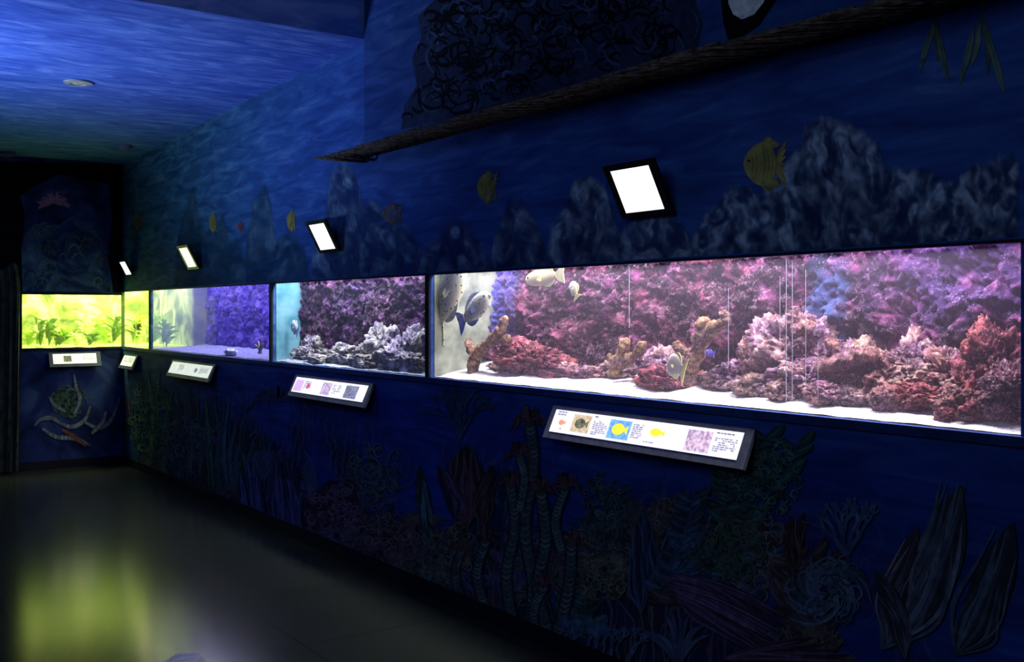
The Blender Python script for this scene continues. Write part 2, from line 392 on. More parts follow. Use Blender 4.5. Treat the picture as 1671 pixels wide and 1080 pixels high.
alight('tank_lamp_reef',(.15,(yA0+yA1)/2,2.0),.24,yA1-yA0-.1,76,(1,.91,.98))
alight('tank_lamp_reef_small',(.10,(yB0+yB1)/2,2.0),.15,yB1-yB0-.1,38,(.9,.95,1))
alight('tank_lamp_purple',(.3,(yC0+yC1)/2,2.0),.45,yC1-yC0-.1,32,(.78,.78,1))
alight('tank_lamp_green',(-.3,YF+.16,2.0),1.2,.24,31,(.98,1,.5))
alight('tank_lamp_green_corner',(.18,(yD0+YF)/2,2.0),.26,.7,13,(.95,1,.5))

# ---------- reef rocks ----------
def rockmesh(seed,sub=5):
    bm=bmesh.new(); bmesh.ops.create_icosphere(bm,subdivisions=sub,radius=1)
    o=Vector((seed*7.3,seed*1.7,seed*3.1))
    for q in bm.verts:
        p=q.co.copy()
        d=1+.45*noise.noise(p*1.4+o)+.28*noise.noise(p*3+o)+.24*abs(noise.noise(p*6.5+o))+.14*abs(noise.noise(p*13+o))+.06*noise.noise(p*24+o)
        pit=noise.noise(p*4.2+o*2)
        if pit>.22: d-=(pit-.22)*1.3
        pit=noise.noise(p*9.2+o*2)
        if pit>.2: d-=(pit-.2)*.7
        q.co=p*d*.93
        if q.co.z<-.75: q.co.z=-.75-(q.co.z+.75)*.1
    v=[q.co.copy() for q in bm.verts]; f=[tuple(x.index for x in q.verts) for q in bm.faces]; bm.free(); return v,f
def live(name,stops,sc=20,speck=(1,.9,.9),**k):
    k.setdefault('dk',.45); return reefmat(name,stops,sc,speck,.1,**k)
LR=[live('pink_live_rock',[(.34,(.18,.07,.08)),(.47,(.48,.20,.20)),(.56,(.66,.38,.34)),(.7,(.92,.74,.64))],crust=(.93,.75,.7),crw=.5,crev=(.36,.28,.32)),
    live('red_live_rock',[(.36,(.18,.03,.04)),(.5,(.52,.10,.12)),(.6,(.66,.25,.22)),(.74,(.86,.58,.5))],crust=(.88,.52,.5),crw=.42,crev=(.32,.22,.26)),
    live('tan_live_rock',[(.34,(.2,.12,.10)),(.48,(.48,.31,.24)),(.6,(.7,.48,.4)),(.74,(.92,.78,.64))],crust=(.93,.74,.68),crw=.5,crev=(.36,.3,.31)),
    live('pale_live_rock',[(.34,(.14,.12,.12)),(.46,(.5,.46,.43)),(.56,(.8,.76,.7)),(.7,(1,.99,.93))],16,crust=(.95,.97,.92),crw=.5,crev=(.35,.33,.38)),
    live('pale_pink_live_rock',[(.34,(.32,.15,.16)),(.47,(.6,.34,.34)),(.56,(.76,.54,.52)),(.7,(.97,.86,.82))],crust=(1,.84,.84),crw=.6,crev=(.42,.33,.36))]
rk=0
def rock(px,ptop,wpx,x0,mi,label,zb=ZB+.005,thick=None,name='live_rock',group='live rocks in the reef tank',sl=.18):
    global rk; rk+=1
    c=onx(px,ptop,x0); a=onx(px-wpx/2,ptop,x0); b=onx(px+wpx/2,ptop,x0)
    sy=abs(a.y-b.y)/2/1.05; base=zb+sl*(x0-.05); sz=max(.02,(c.z-base)/1.78)
    sx=thick or min(sy,sz*1.2,.12)
    v,f=rockmesh(rk*1.37,5 if wpx<80 else 6)
    v=[Vector((c.x+p.x*sx, c.y+p.y*sy, base+(p.z+.72)*sz)) for p in v]
    v=[Vector((max(.04,min(p.x,.44)),p.y,p.z)) for p in v]
    o=mk(name,v,f,LR[mi],smooth=True); tag(o,label,'rock',group=group); return o
RL={0:'pink encrusted live rock on white sand',1:'dark red encrusted live rock on white sand',2:'tan knobbly live rock on white sand',4:'pale pink crusty live rock mound on white sand'}
for (px,pt,w,x0,mi) in [(862,557,108,.25,1),(925,590,54,.24,0),(966,596,54,.25,0),(1010,586,54,.3,2),(1085,566,72,.32,4),(1076,598,74,.18,1),
     (1203,586,84,.28,4),(1232,608,66,.2,2),(1296,506,130,.32,4),(1315,586,116,.24,4),(1390,590,84,.28,0),(1438,574,98,.28,0),(1490,590,104,.30,2),
     (1500,622,92,.19,1),(1562,630,84,.17,0),(1556,566,116,.33,0),(1632,528,116,.28,1),(1645,594,92,.17,0),(1178,600,56,.24,2),(898,604,46,.2,1),(1396,630,72,.17,2),(1250,550,78,.33,0),(818,588,40,.26,2),
     (1448,628,52,.15,0),(1545,666,36,.09,1),(1342,548,80,.34,0),(1590,652,46,.11,1),(1500,548,90,.36,4),(1140,606,40,.26,0),(1350,622,60,.16,0),(1275,622,50,.16,2),(1410,556,70,.36,2)]:
    rock(px,pt,w,x0,mi,RL[mi])
for (px,pt,w,x0) in [(497,566,34,.14),(510,548,36,.18),(520,578,34,.09),(566,562,58,.13),(592,576,40,.09),(624,530,60,.15),(643,564,58,.09),(678,532,48,.14),(670,572,40,.08),(596,560,40,.17),(652,550,44,.14)]:
    rock(px,pt,w,x0,3,'pale grey porous reef rock with holes',thick=.06,group='pale rocks in the dark tank')

def coral(name,paths,mat,label,jit=.25,rough=.009):
    parts=[]
    for pts,r0,r1 in paths:
        P3=crom([onx(a,b,x) for a,b,x in pts],14); n=len(P3)
        rr=[(r0+(r1-r0)*i/(n-1))*(1+.5*noise.noise(P3[i]*22)) for i in range(n)]; rr[-1]*=.5; rr[-2]*=.85
        v,f=tube(P3,rr,22,.0)
        v=[p+(Vector((noise.noise(p*45),noise.noise(p*45+Vector((9,0,0))),noise.noise(p*45+Vector((0,9,0)))))+.6*Vector((noise.noise(p*110),noise.noise(p*110+Vector((9,0,0))),noise.noise(p*110+Vector((0,9,0))))))*rough for p in v]
        parts.append((v,f))
    v,f=merge(parts); o=mk(name,v,f,mat,smooth=True); tag(o,label,'coral'); return o
TANC=live('tan_branch_coral',[(.36,(.24,.12,.07)),(.5,(.52,.33,.17)),(.6,(.66,.47,.26)),(.74,(.82,.7,.46))],34,crust=(.85,.68,.45),crw=.5,crev=(.42,.32,.3))
PNKC=live('pink_branch_coral',[(.34,(.3,.10,.10)),(.5,(.56,.26,.24)),(.6,(.7,.42,.36)),(.74,(.88,.72,.6))],34,crust=(.92,.7,.66),crw=.5,crev=(.4,.3,.33))
coral('branching_coral',[([(770,612,.15),(772,585,.16),(762,556,.16)],.030,.022),([(772,585,.16),(795,560,.16),(815,540,.15),(825,516,.15)],.026,.022),([(795,562,.16),(820,552,.17),(832,556,.17)],.022,.018)],TANC,'tan branching coral skeleton standing on sand')
coral('branching_coral',[([(1000,612,.2),(1010,585,.2),(1022,552,.2)],.032,.024),([(1006,600,.2),(1035,580,.2),(1052,560,.2)],.026,.018),([(1008,596,.2),(992,580,.2)],.024,.02)],TANC,'small tan branching coral beside red rock')
coral('branching_coral',[([(1122,640,.2),(1128,600,.2),(1140,565,.2),(1146,540,.2),(1150,518,.2)],.036,.026),([(1142,555,.2),(1165,535,.19),(1185,522,.18),(1178,508,.18)],.028,.022),([(1135,580,.2),(1108,570,.2),(1100,558,.2)],.024,.018)],TANC,'tall forked tan coral with knobbed arms')
coral('branching_coral',[([(1340,600,.2),(1375,590,.19),(1410,580,.18),(1430,575,.17)],.035,.022),([(1350,600,.2),(1358,575,.2),(1352,552,.2)],.025,.018)],PNKC,'pink tubular coral lying across rocks')
coral('branching_coral',[([(1290,540,.26),(1296,515,.26),(1292,502,.26)],.028,.02),([(1300,540,.26),(1330,530,.25)],.03,.02)],PNKC,'pink knobbed coral on top of rock mound')

# ---------- fish ----------
def fishmat(name,c1,c2,spots=None,sc=30,em=0):
    m=M_(name,.6,.25); n=m.noise(12,4); c=m.ramp(n,[(.35,c2),(.65,c1)])
    if spots: c=m.mix(m.rng(m.voro(sc),.2,.3,1,0),c,spots)
    m.col(c); return m.m
EYE=simple('fish_eye_black',(.005,.005,.005),rough=.2)
def fish(name,px,py,x0,L,hr,ang,left,bm,fm,label,wr=.32):
    loc=onx(px,py,x0); a=math.radians(ang); s=1 if left else -1
    X=Vector((0,s*math.cos(a),math.sin(a))); Z=Vector((0,-s*math.sin(a),math.cos(a))); Y=Z.cross(X)
    M=Matrix(((X.x,Y.x,Z.x,loc.x),(X.y,Y.y,Z.y,loc.y),(X.z,Y.z,Z.z,loc.z),(0,0,0,1)))
    e=empty(name,M=M); tag(e,label,'fish')
    def hh(u): return L*hr*.5*(max(0,math.sin(math.pi*min(1,u**.72*.93)))**.75*.92+.07*min(1,u*8))
    rings=18;seg=16;v=[];f=[]
    for i in range(rings+1):
        u=i/rings; x=L*(.5-.8*u); h=hh(u) if u>0 else .002; wd=h*wr*(1.25-.5*u)/ (hr if hr>.6 else .6)*.6
        for k in range(seg):
            an=2*math.pi*k/seg; v.append((x,math.cos(an)*wd,math.sin(an)*h))
    for i in range(rings):
        for k in range(seg): f.append((i*seg+k,i*seg+(k+1)%seg,(i+1)*seg+(k+1)%seg,(i+1)*seg+k))
    f.append(tuple(range(seg))); f.append(tuple(rings*seg+k for k in range(seg))[::-1])
    mk('fish_body',v,f,bm,e,smooth=True)
    def fin(nm,pts,th=.0015):
        n=len(pts); v=[(p[0],p[2]-th if len(p)>2 else -th,p[1]) for p in pts]+[(p[0],p[2]+th if len(p)>2 else th,p[1]) for p in pts]
        f=[tuple(range(n)),tuple(range(2*n-1,n-1,-1))]+[(i,(i+1)%n,n+(i+1)%n,n+i) for i in range(n)]
        mk(nm,v,f,fm,e)
    hp=hh(1)
    fin('tail_fin',[(-L*.28,hp*.9),(-L*.38,hp*2.2),(-L*.5,hp*3.2),(-L*.49,hp*1.4),(-L*.475,0),(-L*.49,-hp*1.4),(-L*.5,-hp*3.2),(-L*.38,-hp*2.2),(-L*.28,-hp*.9)])
    up=[];lo=[]
    for i in range(9):
        u=.28+.62*i/8; x=L*(.5-.8*u); k=math.sin(math.pi*(i+.6)/9.4)
        up.append((x-.03*L*k,hh(u)*.95+L*.09*k*(.6+hr*.9))); lo.append((x,hh(u)*.8))
    fin('dorsal_fin',up+lo[::-1])
    up=[];lo=[]
    for i in range(7):
        u=.55+.38*i/6; x=L*(.5-.8*u); k=math.sin(math.pi*(i+.6)/7.4)
        up.append((x-.03*L*k,-hh(u)*.95-L*.08*k*(.6+hr*.9))); lo.append((x,-hh(u)*.8))
    fin('anal_fin',up+lo[::-1])
    for s2 in (-1,1):
        yy=s2*hh(.35)*wr*.75
        fin('pectoral_fin',[(L*.2,-.01*L,yy),(L*.14,.03*L,yy),(L*.04,.02*L,yy+s2*.03*L),(L*.02,-.06*L,yy+s2*.035*L),(L*.1,-.07*L,yy+s2*.02*L)],.001)
        u=.13; yy=s2*hh(u)*wr*(1.25-.5*u)/(hr if hr>.6 else .6)*.6*.85
        bmh=bmesh.new(); bmesh.ops.create_uvsphere(bmh,u_segments=10,v_segments=8,radius=L*.022)
        vv=[(q.co.x+L*(.5-.8*u),q.co.y*.6+yy,q.co.z+hh(u)*.3) for q in bmh.verts]; ff=[tuple(x.index for x in q.verts) for q in bmh.faces]; bmh.free()
        mk('eye',vv,ff,EYE,e,smooth=True)
    return e
SP=fishmat('spotted_grouper_skin',(.85,.86,.58),(.64,.68,.44),(.03,.03,.02),46)
SPF=fishmat('spotted_fin',(.8,.82,.5),(.58,.62,.38),(.04,.04,.03),48)
SP2=fishmat('spotted_white_grouper_skin',(.9,.92,.74),(.72,.78,.62),(.02,.02,.03),44)
SPF2=fishmat('spotted_blue_fin',(.4,.6,.95),(.28,.45,.85),(.03,.03,.05),48)
YT=fishmat('tan_yellow_skin',(.85,.8,.38),(.75,.56,.22)); YTF=fishmat('yellow_fin',(.8,.78,.34),(.66,.6,.2))
WY=fishmat('white_yellow_skin',(.85,.84,.66),(.76,.68,.26)); GY=fishmat('grey_green_skin',(.5,.5,.42),(.35,.3,.3))
SV=fishmat('silver_blue_skin',(.65,.72,.8),(.3,.4,.5))
fish('spotted_grouper',731,484,.07,.50,.42,54,False,SP,SPF,'pale grouper with black spots swimming nose up')
fish('spotted_grouper',773,506,.05,.34,.36,26,False,SP2,SPF2,'bluish white grouper with black spots and blue fins')
fish('grouper',888,452,.12,.31,.25,-4,True,YT,YTF,'slim tan yellow grouper near the water surface')
fish('damselfish',937,473,.14,.09,.62,60,True,WY,YTF,'small white and yellow fish')
fish('butterflyfish',1103,598,.10,.11,.9,20,True,GY,YTF,'rounded grey green fish between rocks')
fish('reef_fish',481,535,.10,.13,.7,30,True,SV,SV,'silvery blue fish beside cyan tank end')
BLU=fishmat('violet_skin',(.25,.2,.9),(.1,.1,.5))
fish('damselfish',1158,576,.12,.05,.5,10,True,BLU,BLU,'tiny violet fish near forked coral')

ST=M_('white_streak_glow',.5,.3); ST.col((.75,.78,1)); ST.emit((.8,.85,1),.12)  # streaks given a faint glow of their own
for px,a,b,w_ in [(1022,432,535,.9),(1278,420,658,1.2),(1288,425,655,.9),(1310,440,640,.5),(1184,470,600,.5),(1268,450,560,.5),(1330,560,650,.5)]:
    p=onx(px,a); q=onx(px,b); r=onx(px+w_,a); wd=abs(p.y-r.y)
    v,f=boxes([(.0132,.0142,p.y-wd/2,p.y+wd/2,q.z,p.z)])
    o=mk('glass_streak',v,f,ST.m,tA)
# ---------- small corals in purple tank ----------
WC=simple('white_coral_skeleton',(.8,.82,.9),(.45,.45,.7),40,.8,b=.4); TC=simple('tan_coral_skeleton',(.6,.5,.35),(.3,.22,.3),40,.8,b=.4)
def smallrock(px,pt,w,x0,mat,label):
    global rk; rk+=1
    c=onx(px,pt,x0);a=onx(px-w/2,pt,x0);b=onx(px+w/2,pt,x0); sy=abs(a.y-b.y)/2; sz=max(.015,(c.z-ZB-.01)/1.8)
    v,f=rockmesh(rk*1.9,4); v=[Vector((c.x+p.x*sy*.6,c.y+p.y*sy,ZB+.012+(p.z+.72)*sz)) for p in v]
    tag(mk('coral_rock',v,f,mat,smooth=True),label,'coral',group='corals in the purple tank')
smallrock(376,568,12,.08,WC,'white coral lump on pale sand')
coral('soft_coral',[([(424,577,.06),(423,566,.06),(421,556,.07)],.014,.006),([(424,572,.06),(416,562,.06)],.010,.005),([(424,572,.06),(430,560,.06)],.010,.005),([(424,570,.06),(427,553,.05)],.008,.004)],TC,'small tan branching soft coral against the glass',rough=.004)
# ---------- green plants ----------
PG=leafmat('bright_yellow_green_leaf',(.55,.8,.1),(.35,.58,.05)); PG2=leafmat('mid_green_leaf',(.18,.36,.04),(.06,.16,.02)); PG3=leafmat('pale_yellow_leaf',(.98,.98,.7),(.82,.88,.4))
def plant(p,h,spread,n,mat,label,wide=.03,xr=1.0):
    v=[];f=[]
    for i in range(n):
        a=U(0,6.28); le=h*U(.5,1); bend=spread*U(.3,1); w_=wide*U(.7,1.2)
        dx,dy=math.cos(a)*xr,math.sin(a)*.6
        z0=U(0,h*.6); b=len(v); cx,cy=p.x+U(-.02,.02),p.y+U(-.02,.02)
        if z0>.05: le*=.6
        for k in range(8):
            t=k/7; x=cx+dx*bend*(t*.5+t*t*.5); y=cy+dy*bend*(t*.5+t*t*.5); z=p.z+z0+le*(t-.5*t*t); ww=w_*math.sin(math.pi*(.06+.92*t))
            v+=[(x-ww*.35*dx-ww*.5,y+dx*ww*.3,z+ww*.5),(x+ww*.35*dx+ww*.5,y-dx*ww*.3,z-ww*.3)]
        for k in range(7): f.append((b+2*k,b+2*k+1,b+2*k+3,b+2*k+2))
    v=[(min(max(q[0],XL+.01),XD-.01),min(q[1],YD-.01),min(max(q[2],FB+.005),1.9)) for q in v]
    if p.y>YF: v=[(q[0],max(q[1],YF+.03),q[2]) for q in v]
    else: v=[(max(q[0],.03),max(q[1],yD0+.01),q[2]) for q in v]
    tag(mk('aquatic_plant',v,f,mat),label,'plant',group='plants in the green tank')
for px,h,sp,n,mt,wd in [(46,.2,.12,18,PG,.024),(78,.34,.14,20,PG2,.024),(104,.28,.14,20,PG,.028),(138,.44,.18,26,PG3,.03),(158,.38,.16,24,PG,.03),(186,.38,.14,22,PG2,.024),(122,.2,.14,18,PG3,.028),(170,.2,.14,16,PG,.026),(92,.22,.14,18,PG2,.024),(62,.4,.14,18,PG2,.022),(146,.16,.14,16,PG2,.026)]:
    p=ony(px,560,YF+U(.1,.28)); p.z=FB+.01
    plant(p,h,sp,n,mt,'yellow green leafy aquatic plant',wd)
for px,h,sp,n,mt in [(212,.34,.14,20,PG2),(225,.4,.17,18,PG),(238,.34,.14,18,PG3),(252,.44,.2,22,PG),(268,.38,.18,22,PG2)]:
    p=onx(px,560,U(.1,.25)); p.z=FB+.01; p.y=max(p.y,yD0+.08)
    plant(p,h,sp,n,mt,'yellow green leafy aquatic plant',.028)

# ---------- sign boards ----------
FRAME=simple('dark_grey_sign_frame',(.07,.08,.12),(.04,.05,.08),30,.5)
PAPER=M_('backlit_white_paper',.5,.2); PAPER.col((.9,.9,.98)); PAPER.emit((.84,.82,1),.85); PAPER=PAPER.m
PAPY=M_('backlit_cream_paper',.5,.2); PAPY.col((.9,.95,.8)); PAPY.emit((.9,1,.8),.7); PAPY=PAPY.m
INK=simple('printed_text_ink',(.25,.25,.34),rough=.8,em=.5)
def em(name,c1,c2=None,sc=60,st=.75):
    m=M_(name,.6,.2); n=m.noise(sc,5); cc=m.ramp(n,[(.4,c2 or c1),(.6,c1)]); m.col(cc); m.emit(cc,st); return m.m
PIC={'tan':em('print_tan',(.75,.6,.4),(.5,.4,.25)),'dark':em('print_dark_olive',(.05,.06,.05),(.2,.2,.12)),'blue':em('print_blue',(.12,.3,.8),(.2,.5,.9)),
 'yellow':em('print_yellow',(.95,.85,.05),(.9,.7,.05)),'pale':em('print_pale_yellow',(.95,.95,.75),(.85,.85,.8)),'pink':em('print_pink_coral',(.8,.6,.75),(.35,.25,.4)),
 'orange':em('print_orange',(.8,.35,.15),(.7,.3,.3)),'violet':em('print_violet',(.65,.5,.9),(.75,.4,.6)),'grey':em('print_grey',(.3,.3,.42),(.12,.12,.2)),'red':em('print_red',(.75,.1,.2),(.6,.1,.2))}
def sign(cx,u_axis,n_axis,width,label,items,paper=PAPER,ztop=1.118,zbot=.978,dt=.004,db=.068,rnd=(0,0)):
    u=Vector(u_axis); n=Vector(n_axis)
    def P(a,b,h=0):
        dn=Vector((0,0,-(ztop-zbot)))+n*(db-dt); nn=u.cross(dn).normalized()
        if nn.dot(n)<0: nn=-nn
        return cx+u*(a-.5)*width+Vector((0,0,ztop))+n*dt+dn*b+nn*h
    e=empty('information_sign',Vector((cx.x,cx.y,zbot))+n*.03); tag(e,label,'sign',group='tilted information signs under the tanks')
    def slab(nm,a0,a1,b0,b1,h0,h1,m):
        c8=[P(a0,b0,h0),P(a1,b0,h0),P(a1,b1,h0),P(a0,b1,h0),P(a0,b0,h1),P(a1,b0,h1),P(a1,b1,h1),P(a0,b1,h1)]
        return c8,[(0,3,2,1),(4,5,6,7),(0,1,5,4),(1,2,6,5),(2,3,7,6),(3,0,4,7)]
    v,f=slab('',0,1,0,1,0,.016,0); mk('sign_frame',v,f,FRAME,e)
    c=[P(.15,.1,0),P(.15,.8,0),P(.15,.8,0)-n*(db*.75+dt),P(.85,.1,0),P(.85,.8,0),P(.85,.8,0)-n*(db*.75+dt)]
    mk('sign_bracket',c,[(0,1,2),(3,5,4),(0,3,4,1),(1,4,5,2),(0,2,5,3)],FRAME,e)
    ma=.035/width
    v,f=slab('',ma,1-ma*1.2,.12,.8,.0162,.018,0); mk('sign_paper',v,f,paper,e)
    def uu(a): return ma+a*(1-2.2*ma)
    def ww(b): return .12+b*.68
    tx=[]
    for it in items:
        if it[0]=='pic':
            _,a0,a1,b0,b1,m=it; v,f=slab('',uu(a0),uu(a1),ww(b0),ww(b1),.0181,.0186,0); mk('printed_picture',v,f,PIC[m],e)
        elif it[0]=='fish':
            _,ca,cb,ra,rb,m=it; pts=[]
            for k in range(20):
                t=2*math.pi*k/20; pts.append(P(uu(ca+ra*math.cos(t)),ww(cb+rb*math.sin(t)),.019))
            pts2=[P(uu(ca+ra*.8),ww(cb),.019),P(uu(ca+ra*1.5),ww(cb-rb*.8),.019),P(uu(ca+ra*1.5),ww(cb+rb*.8),.019)]
            mk('printed_fish',pts+pts2,[tuple(range(20)),(20,21,22)],PIC[m],e)
        else:
            _,a0,a1,b0,b1,nl=it
            for k in range(nl):
                bb=b0+(b1-b0)*k/nl; th=(b1-b0)/nl*.42; aa=a0
                while aa<a1-.004:
                    lw=min(U(.006,.02),a1-aa)
                    if R()<.92: tx.append(slab('',uu(aa),uu(aa+lw),ww(bb),ww(bb+th),.0187,.0189,0))
                    aa+=lw+.003
                    if k==nl-1 and R()<.3: break
    if tx: v,f=merge(tx); mk('printed_text',v,f,INK,e)
    return e
UY=(0,-1,0); NX=(-1,0,0)
def sgn(pl,pr,**k):
    a,b=tt(pl),tt(pr); return Vector((0,(a+b)/2,0)),a-b
c,w_=sgn(908,1237)
s1=sign(c,UY,NX,w_,'long tilted fish identification sign with colour pictures',
 [('text',.02,.075,.06,.28,2),('pic',.03,.10,.36,.72,'pale'),('fish',.06,.54,.018,.12,'orange'),('text',.06,.1,.8,.9,1),
  ('pic',.125,.235,.1,.86,'tan'),('fish',.175,.48,.032,.22,'dark'),('text',.25,.34,.08,.2,1),('text',.252,.338,.28,.9,8),
  ('pic',.345,.465,.12,.9,'blue'),('fish',.40,.5,.035,.24,'yellow'),('text',.475,.53,.2,.8,7),('pic',.545,.66,.15,.75,'pale'),('fish',.60,.42,.03,.16,'yellow'),
  ('text',.55,.65,.82,.9,1),('pic',.755,.87,.12,.92,'pink'),('text',.885,.985,.1,.2,1),('text',.885,.985,.3,.85,7)])
c,w_=sgn(487,613)
sign(c,UY,NX,w_,'tilted fish sign with three small pictures',[('pic',.02,.14,.15,.9,'violet'),('text',.16,.26,.2,.8,5),('fish',.22,.5,.02,.2,'red'),('pic',.42,.55,.12,.9,'pink'),('text',.57,.68,.2,.8,5),('pic',.74,.9,.12,.9,'grey')])
c,w_=sgn(285,355)
sign(c,UY,NX,w_,'tilted pale sign with faint pictures',[('pic',.05,.18,.2,.85,'pale'),('text',.22,.35,.2,.8,5),('pic',.42,.55,.2,.85,'pale'),('fish',.66,.5,.03,.2,'grey'),('text',.75,.95,.2,.8,5)],paper=PAPY)
c,w_=sgn(206,228)
sign(c,UY,NX,w_,'short tilted sign near the room corner',[('text',.1,.9,.2,.8,5)],paper=PAPY)
a,b=ony(78,580),ony(162,580)
sign(Vector(((a.x+b.x)/2,YF,0)),(1,0,0),(0,-1,0),b.x-a.x,'cream sign with dark picture below far aquarium',[('pic',.02,.22,.1,.6,'pale'),('pic',.24,.42,.2,.8,'dark'),('pic',.48,.62,.3,.85,'pale'),('text',.68,.95,.2,.8,5)],paper=PAPY,ztop=1.14,zbot=1.0)

# ---------- tilted glowing screens ----------
def scrmat(name,a,b,st):
    SCR=M_(name,.3,.4); nz=SCR.noise(22,3,2.5); SCR.col((.9,.9,.95)); SCR.emit(SCR.ramp(nz,[(.33,a),(.42,b)]),st); return SCR.m
SC1=scrmat('glowing_white_screen',(.75,.85,.95),(1,1,1),1.15); SC2=scrmat('glowing_greenish_screen',(.8,.95,.6),(.92,1,.82),.95)
CAS=simple('black_screen_casing',(.006,.006,.008),rough=.35)
def screen(cy,label,zt=2.142,zb=1.935,W=.30,mat=SC1):
    dt,db=.028+(zt-zb)*.52,.028
    e=empty('display_screen',Vector((-.05,cy,zb))); tag(e,label,'screen',group='tilted glowing screens on the mural wall')
    dn=Vector((dt-db,0,zb-zt)); top=Vector((-dt,cy,zt)); u=Vector((0,-1,0)); nn=Vector((-(zt-zb),0,-(dt-db))).normalized()
    def P(a,b,h): return top+u*(a-.5)*W+dn*b+nn*h
    def slab(a0,a1,b0,b1,h0,h1):
        return [P(a0,b0,h0),P(a1,b0,h0),P(a1,b1,h0),P(a0,b1,h0),P(a0,b0,h1),P(a1,b0,h1),P(a1,b1,h1),P(a0,b1,h1)],[(0,3,2,1),(4,5,6,7),(0,1,5,4),(1,2,6,5),(2,3,7,6),(3,0,4,7)]
    v,f=merge([slab(0,1,0,1,-.010,0),slab(0,1,0,.1,0,.004),slab(0,1,.9,1,0,.004),slab(0,.12,.1,.9,0,.004),slab(.88,1,.1,.9,0,.004)])
    mk('screen_casing',v,f,CAS,e)
    v,f=slab(.12,.88,.1,.9,.0004,.002); mk('screen_panel',v,f,mat,e)
    zm=zb+(zt-zb)*.35
    v,f=boxes([(-.05,0,cy-.02,cy+.02,zm,zm+.025),(-.01,0,cy-.04,cy+.04,zm-.02,zm+.05)]); mk('wall_bracket',v,f,CAS,e)
for px0,px1,lb,a,b,W,mt in [(1017,1097,'large glowing white screen in black tilted frame',2.142,1.935,.30,SC1),(520,556,'glowing white screen in black tilted frame',2.12,1.925,.29,SC1),(305,327,'glowing greenish white screen in black tilted frame',2.10,1.905,.28,SC2),(206,217,'small glowing white screen near the room corner',2.055,1.90,.25,SC1)]:
    screen((onx(px0,350,-.028).y+onx(px1,350,-.028).y)/2,lb,a,b,W,mt)

# ---------- reed shelf ----------
RE=simple('dry_reed_brown',(.17,.14,.11),(.02,.018,.02),32,.85)
parts=[]
ly0,ly1=-1.8,5.62
for row in range(13):
    xx=-.012-row*.0175
    y=ly0-R()*.4
    while y<ly1:
        le=U(.5,1.1); y2=min(y+le,ly1+U(-.05,.12) if y+le>ly1 else y+le)
        z=2.478+U(-.006,.006)
        dx=U(-.03,.03)
        x1=min(-.01,xx+dx); x2=min(-.01,xx-dx+U(-.008,.008))
        r=U(.004,.008)
        parts.append(tube([Vector((x1,y,z+U(-.008,.008))),Vector(((x1+x2)/2,(y+y2)/2,z)),Vector((x2,y2+.04,z+U(-.008,.008)))],[r,r*1.1,r*.8],6))
        y=y2-.06
y=ly0
while y<ly1-.05:
    parts.append(tube([Vector((-.03,y,2.466)),Vector((-.25+U(-.03,.01),y+U(.18,.3),2.466))],[.0055,.0035],5)); y+=U(.03,.06)
v,f=merge(parts); o=mk('reed_shelf',v,f,RE,smooth=True); tag(o,'long dry brown reed canopy fixed along mural wall','shelf')
v,f=merge([tube([Vector((-.01,5.60,2.45)),Vector((-.27,5.66,2.45))],[.012,.01],8),tube([Vector((-.01,5.50,2.447)),Vector((-.25,5.50,2.447))],[.010,.01],8)])
p=mk('support_pole',v,f,RE,smooth=True); p.parent=o; p.location=p.location-o.location

# ---------- mural paintings ----------
pid=0
class Paint:
    def __init__(s,plane='x',zmin=0,zmax=9,xo=0):
        global pid; pid+=1
        s.pl=plane; s.z0=zmin; s.z1=zmax; s.off=.0018+.00009*pid+xo; s.v=[];s.f=[];s.c=[];s.m=[];s.clip=None
    def pt(s,q):
        if s.pl=='x': p=onx(q[0],q[1]); p.x=-s.off
        else: p=ony(q[0],q[1]); p.y=YF-s.off
        p.z=max(s.z0,min(s.z1,p.z)); return p
    def poly(s,pts,col=(0,0,0),mi=0):
        b=len(s.v); s.v+=[s.pt(q) for q in pts]; s.f.append(tuple(range(b,b+len(pts)))); s.c.append(col); s.m.append(mi); s.off+=3e-6
    def rib(s,pts,w0,w1,col,wm=None,mi=0):
        n=len(pts); b=len(s.v)
        for i,q in enumerate(pts):
            a=pts[max(0,i-1)];d=pts[min(n-1,i+1)]
            dx,dy=d[0]-a[0],d[1]-a[1]; L=math.hypot(dx,dy) or 1; t=i/(n-1)
            w=(w0+(w1-w0)*t) if wm is None else (w0*(1-t)*(1-t)+2*wm*t*(1-t)*2+w1*t*t)
            s.v.append(s.pt((q[0]-dy/L*w/2,q[1]+dx/L*w/2))); s.v.append(s.pt((q[0]+dy/L*w/2,q[1]-dx/L*w/2)))
        for i in range(n-1):
            s.f.append((b+2*i,b+2*i+1,b+2*i+3,b+2*i+2)); s.c.append(col); s.m.append(mi)
        s.off+=3e-6
    def cur(s,pts,w0,w1,col,wm=None,n=6):
        s.rib([(p.x,p.y) for p in crom([(a,b,0) for a,b in pts],n)],w0,w1,col,wm)
    def done(s,name,label,cat='mural painting',mats=None,group='painted murals on the walls'):
        o=mk(name,s.v,s.f,mats or [MP,MR],cols=s.c,mi=s.m); tag(o,label,cat,group=group); return o
def vary(c,k=.35): 
    q=1+U(-k,k); return tuple(x*q for x in c)
UZ=dict(zmin=ZT+.014)
LZ=dict(zmin=.09,zmax=ZB-.035)
